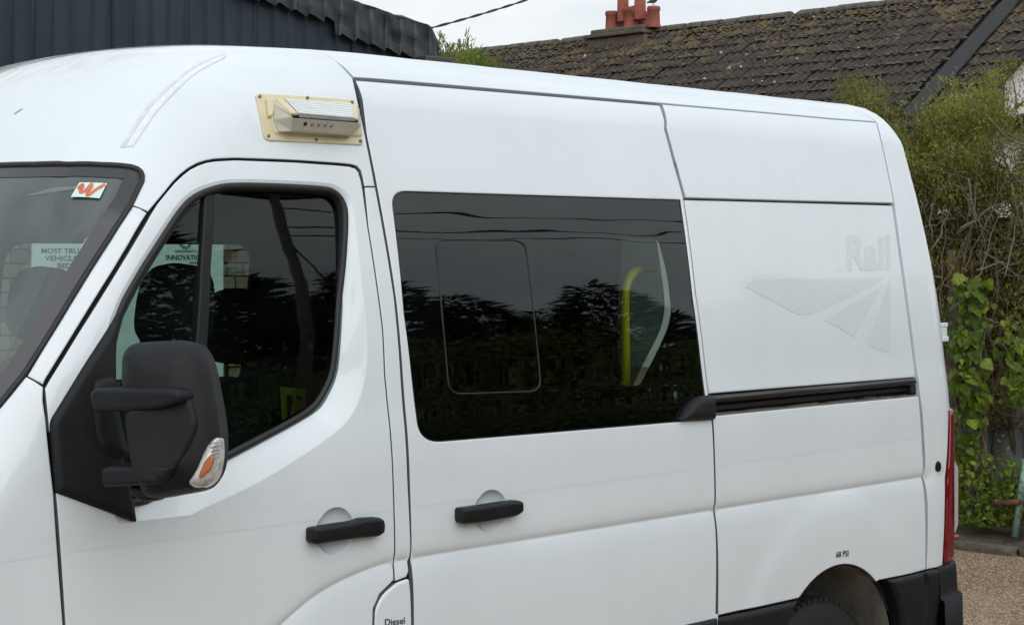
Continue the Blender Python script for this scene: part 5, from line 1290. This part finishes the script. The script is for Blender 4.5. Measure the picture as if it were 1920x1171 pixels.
# climber: separate leaves
heart = np.array([(0, 0), (.22, -.10), (.44, .02), (.50, .22), (.36, .50), (.16, .82), (0, 1.0), (-.16, .82), (-.36, .50), (-.50, .22), (-.44, .02), (-.22, -.10)])
hvv = np.array([(x_, abs(x_) * .28 - .10 * y_ * y_, -y_) for x_, y_ in heart] + [(0, 0, -.3), (0, -.05, -.65)])
hff = [(0, 1, 12), (1, 2, 12), (2, 3, 12), (3, 4, 13, 12), (4, 5, 13), (5, 6, 13), (6, 7, 13), (7, 8, 13), (8, 9, 12, 13), (9, 10, 12), (10, 11, 12), (11, 0, 12)]
hff = [(c, b_, a_) if len(t_) == 3 else tuple(reversed(t_)) for t_ in hff for a_, b_, c in [t_[:3]]]
vine = thing('climber', 'broad leaved green climber hanging over the fence beside the van tail', 'climber', hedge_pt(1825, 990, 10.3)); rg = np.random.default_rng(21)
tmp = mesh_obj('leaf', hvv, hff, vine_m, smooth=True); ldat = tmp.data; bpy.data.objects.remove(tmp)
spots = []
for _ in range(1150):
    u_ = rg.random()
    if u_ < .50: px_ = 1822 + rg.normal() * 19 + 6 * math.sin(rg.random() * 6); py_ = rg.uniform(520, 905)
    elif u_ < .60: px_ = rg.uniform(1778, 1850); py_ = rg.uniform(510, 700)
    elif u_ < .72: px_ = 1900 + rg.normal() * 16; py_ = rg.uniform(600, 760)
    elif u_ < .80: px_ = rg.uniform(1840, 1925); py_ = rg.uniform(700, 750)
    else: px_ = rg.uniform(1795, 1925); py_ = rg.uniform(860, 985)
    if 1846 < px_ < 1925 and 752 < py_ < 850: continue
    if 1848 < px_ < 1885 and 640 < py_ < 740 and rg.random() < .85: continue
    if px_ < 1776 or px_ > 1932: continue
    spots.append((px_, py_))
spots = spots[:285] if len(spots) < 285 else [spots[i] for i in np.linspace(0, len(spots) - 1, 680).astype(int)]
restl = MB()
for i, (px_, py_) in enumerate(spots):
    lowp = py_ > 860; sz = rg.choice([.028, .04, .05, .060, .078]) * rg.uniform(.85, 1.15) * (.62 if lowp else 1.); c_ = hedge_pt(px_, py_, 10.28 + rg.uniform(-.06, .16))
    rz, rx, ry = rg.normal() * .6 + .9, rg.normal() * .30 - .25, rg.normal() * .35
    Mx = Matrix.Translation(Vector(c_)) @ Matrix.Rotation(-rz, 4, 'Z') @ Matrix.Rotation(rx, 4, 'X') @ Matrix.Rotation(ry, 4, 'Y') @ Matrix.Scale(sz, 4)
    if i < 290:
        o = bpy.data.objects.new('leaf', ldat); link(o, vine); o.matrix_basis = Mx
    else: restl.add([tuple(Mx @ Vector(v)) for v in hvv], hff)
if restl.v: stuff(restl.build('leaves', vine_m, vine, smooth=True))
vs_ = MB()
for q in range(14):
    px_ = 1822 + rg.normal() * 18; P = [hedge_pt(px_ + 7 * math.sin(i * 1.3 + q), 960 - i * 38, 10.36 + .03 * math.sin(i * 2 + q)) for i in range(11)]; vs_.tube(smooth_open(P, 2), .004, 4)
vs_.build('stems', bark, vine)
# low leafy growth at the foot
n = 1500; px_ = rg.uniform(1792, 1960, n); py_ = 985 - np.abs(rg.normal(size=n)) * 55; C_ = np.array([hedge_pt(a_, b_, 10.3 + c_) for a_, b_, c_ in zip(px_, py_, rg.uniform(-.1, .25, n))])
v, f = leaves(C_, rg.uniform(.02, .05, n), rg.uniform(.015, .032, n), np.stack([rg.normal(size=n) - .5, rg.normal(size=n) - .4, rg.normal(size=n) * .5 + .3], 1), rg)
stuff(tag(quad_mesh('ground_cover', v, f, low_m), 'low leafy green growth along the foot of the hedge', 'plants'))
# fence behind: dark boards, pale corrugated sheet, timber rail
fence = thing('fence', 'dark old fence with grey corrugated sheet and timber rail behind the climber', 'fence', (11.3, 2.4, 0))
darkw = plain('dark_timber', (.022, .018, .015), .95, 0, .4, 10., 0, 0, 1, .3, (1, 6, .5)); yv = -1.5
while yv < 4.4: MB().box((11.32, yv, 0), (11.35, yv + .145, 2.15 + random.uniform(-.05, .05))).build('board', darkw, fence); yv += .15
zinc = plain('old_zinc', (.27, .29, .29), .7, .2, .5, 12., 0, 0, 1, .5, (1, 1, .25)); zv = []
for z in (.30, .60, .88):
    for i in range(101):
        zv.append((11.05 + .014 * math.sin(i * .7854 * 1.0), .9 + i * .03, z))
mesh_obj('corrugated_sheet', zv, [(r_ * 101 + i, r_ * 101 + i + 1, (r_ + 1) * 101 + i + 1, (r_ + 1) * 101 + i) for r_ in range(2) for i in range(100)], zinc, fence, smooth=True)
tim = plain('grey_timber', (.16, .125, .09), .95, 0, .4, 14., 0, .6, 80., .3, (6, 1, 6))
MB().box((10.98, .2, .90), (11.04, 3.6, 1.00)).build('rail', tim, fence, bevel=.006); MB().box((11.0, .2, 1.06), (11.04, 3.6, 1.10)).build('rail', tim, fence, bevel=.006)
a_, b_ = hedge_pt(1903, 1006, 10.2), hedge_pt(1924, 860, 10.3); tag(tube('pipe_post', plain('green_pipe', (.20, .30, .27), .5, 0, .3, 30.), [a_, (a_ + b_) / 2, b_], .022, None, 12), 'leaning pale green metal pipe by the kerb at the right edge', 'pipe')
a_, b_ = hedge_pt(1866, 944, 10.25), hedge_pt(1912, 940, 10.2); tag(tube('rusty_pipe', plain('rust', (.14, .065, .04), .9, 0, .4, 40.), [a_, (a_ + b_) / 2, b_], .020, None, 10), 'short rusty horizontal pipe end among the low leaves', 'pipe')

# --- bush beyond the workshop
rg = np.random.default_rng(33); bc = at_Z(890, 140, 19.); bush = thing('bush', 'bright green feathery bush between the workshop and the cottage roof', 'bush', (bc[0], bc[1], 0))
bl = leaf_mat('bush_leaf', (.055, .085, .012), (.12, .17, .02), (.20, .25, .04), 1.2)
n = 15000; q = rg.normal(size=(n, 3)); q /= np.linalg.norm(q, axis=1, keepdims=True); q *= rg.uniform(.35, 1, (n, 1)) ** .4
C_ = np.array([bc[0], bc[1], 2.7]) + q * [.62, .62, 1.32] * (1 + .10 * np.sin(q[:, :1] * 9) * np.sin(q[:, 1:2] * 8 + q[:, 2:] * 5))
C_[:, 2] = np.where(C_[:, 2] > 2.7, 2.7 + (C_[:, 2] - 2.7) * (1 - .22 * np.clip((-(C_ - bc) @ np.array([-CS, SN, 0])) / .7, -1, 1)), C_[:, 2])
v, f = leaves(C_, rg.uniform(.05, .14, n), rg.uniform(.012, .022, n), np.stack([rg.normal(size=n) * .4, rg.normal(size=n) * .4, np.abs(rg.normal(size=n)) + .4], 1), rg); stuff(quad_mesh('foliage', v, f, bl, bush))
tube('trunk', bark, [(bc[0], bc[1], 0), (bc[0] + .05, bc[1], 1.2), (bc[0], bc[1] + .05, 2.6)], [.09, .07, .03], bush, 8)
sp_ = thing('sapling', 'thin twiggy sapling tips showing beside the tarpaulin corner', 'sapling', (*at_Z(830, 400, 17.)[:2], 0))
st_ = MB(); tl_ = []
for px0, py0 in ((824, 72), (835, 76), (818, 84), (845, 88), (862, 84)):
    t0_ = at_Z(px0, py0, 17.); b0_ = np.array([t0_[0] + rg.normal() * .05, t0_[1], 0.]); P = [b0_ + (t0_ - b0_) * s for s in np.linspace(0, 1, 6)]; st_.tube(P, np.linspace(.02, .003, 6), 5)
    for w_ in range(14): s = t0_ - [0, 0, rg.uniform(0, .22)]; d2 = unit([rg.normal(), rg.normal(), 1.2]); tl_.append(s + d2 * .03); st_.tube([s, s + d2 * .07], [.003, .002], 4)
st_.build('stems', bark, sp_); v, f = leaves(np.array(tl_ * 3), .06, .014, np.tile([0, 0, 1.], (len(tl_) * 3, 1)), rg); stuff(quad_mesh('foliage', v, f, hedge_leaf, sp_))

# --- across the yard, behind the viewer: hedge, conifers, pole and wires (seen mirrored in the windows)
con_m = leaf_mat('conifer_needles', (.020, .036, .020), (.055, .082, .040), None, .8, .7, .1)
hdg_m = leaf_mat('far_hedge_leaf', (.050, .075, .018), (.125, .17, .032), (.22, .25, .05), 1.6, .6, .15)
def conifer_data(seed, H=7.5, n=10000):
    rg = np.random.default_rng(seed); z = H * (1 - rg.power(1.9, n)) * .97 + .2; an = rg.uniform(0, 2 * math.pi, n); lay = np.sin(z * 7 + rg.normal(size=n) * .4 + np.sin(an * 3) * 2)
    R0 = (1 - z / H) ** .8 * 1.9 * (1 + .20 * lay + .25 * np.sin(an * 5 + z * 2.1) * rg.random(n)) + .05; rad = R0 * rg.uniform(.25, 1, n) ** .5
    P = np.stack([rad * np.cos(an), rad * np.sin(an), z - rad * .18], 1); Dv = np.stack([np.cos(an), np.sin(an), 0 * an + .12], 1)
    return leaves(P, rg.uniform(.16, .42, n), rg.uniform(.05, .12, n), Dv, rg)
cdat = []
for s in range(3):
    v, f = conifer_data(40 + s); o = quad_mesh('crown', v, f, con_m); cdat.append(o.data); bpy.data.objects.remove(o)
tv_, tf_ = tube_data([(0, 0, 0), (.03, 0, 2.5), (0, .02, 7.0)], [.16, .11, .02], 8); tmp = mesh_obj('trunk', tv_, tf_, bark, smooth=True); tdat2 = tmp.data; bpy.data.objects.remove(tmp)
rg = np.random.default_rng(55)
for i in range(22):
    x_ = -4 + i * 2.05 + rg.uniform(-.5, .5); t_ = thing('conifer', 'dark conifer in the tall row across the yard, mirrored in the van windows', 'tree', (x_, -17.5 + rg.uniform(-.9, .9), 0), 'conifers mirrored in the van windows')
    sc_ = rg.uniform(.95, 1.28) * (1.3 if 13.5 < x_ < 16.2 else 1.); t_.scale = (sc_ * 1.1, sc_ * 1.1, sc_ * rg.uniform(.92, 1.1)); t_.rotation_euler = (0, 0, rg.uniform(0, 6.3))
    for nm, dt in (('crown', cdat[i % 3]), ('trunk', tdat2)): o = bpy.data.objects.new(nm, dt); COL.objects.link(o); o.parent = t_
n = 70000; hx = rg.uniform(-8, 42, n); hy = -12.5 + rg.normal(size=n) * .75; top_ = 3.9 + .45 * np.sin(hx * .9) + .3 * np.sin(hx * 2.3 + 1); hz = top_ * rg.power(1.15, n); hy = hy + (hz / 3.2) * .2
v, f = leaves(np.stack([hx, hy, hz], 1), rg.uniform(.08, .20, n), rg.uniform(.05, .10, n), None, rg)
hd = thing('boundary_hedge', 'long bushy hedge across the yard, mirrored low in the van windows', 'hedge', (17, -12.5, 0)); stuff(quad_mesh('foliage', v, f, hdg_m, hd))
hs_ = MB()
for q in range(50): xx = -8 + q; hs_.tube([(xx, -12.6, 0), (xx + rg.normal() * .2, -12.5, 1.6), (xx + rg.normal() * .3, -12.5, 2.7)], [.05, .035, .012], 5)
stuff(hs_.build('stems', bark, hd))
pole_m = plain('pole_timber', (.20, .175, .145), .9, 0, .3, 6., 0, 0, 1, .3, (6, 6, .6))
pole = thing('utility_pole', 'leaning timber utility pole across the yard, mirrored in the cab window', 'pole', (10.5, -10.2, 0))
tube('shaft', pole_m, [(10.5, -10.2, 0), (11.35, -10.2, 4.5), (12.25, -10.25, 8.8)], [.085, .075, .06], pole, 12); MB().box((11.5, -10.32, 8.3), (12.9, -10.22, 8.42)).build('crossarm', pole_m, pole)
wires = [((12.2, -10.4, 8.1), (44, -10.8, 8.5)), ((12.2, -10.5, 7.75), (44, -11.0, 8.1)), ((12.2, -10.5, 7.5), (44, -10.5, 7.6)), ((12.2, -10.2, 8.4), (-14, -9.5, 8.6)), ((11.9, -10.2, 7.4), (13.6, -11.6, 2.6))]
wl_ = ['highest black wire across the yard mirrored in the sliding window', 'middle black wire across the yard mirrored in the sliding window', 'lowest black wire across the yard mirrored in the sliding window', 'black wire running from the mirrored pole towards the van front', 'black stay wire slanting down from the mirrored pole']
for (a_, b_), lb_ in zip(wires, wl_):
    a_, b_ = np.array(a_), np.array(b_); P = [a_ + (b_ - a_) * t - np.array([0, 0, .2 * 4 * t * (1 - t)]) for t in np.linspace(0, 1, 30)]
    tag(tube('wire', cable_m, P, .014, None, 5), lb_, 'wire')
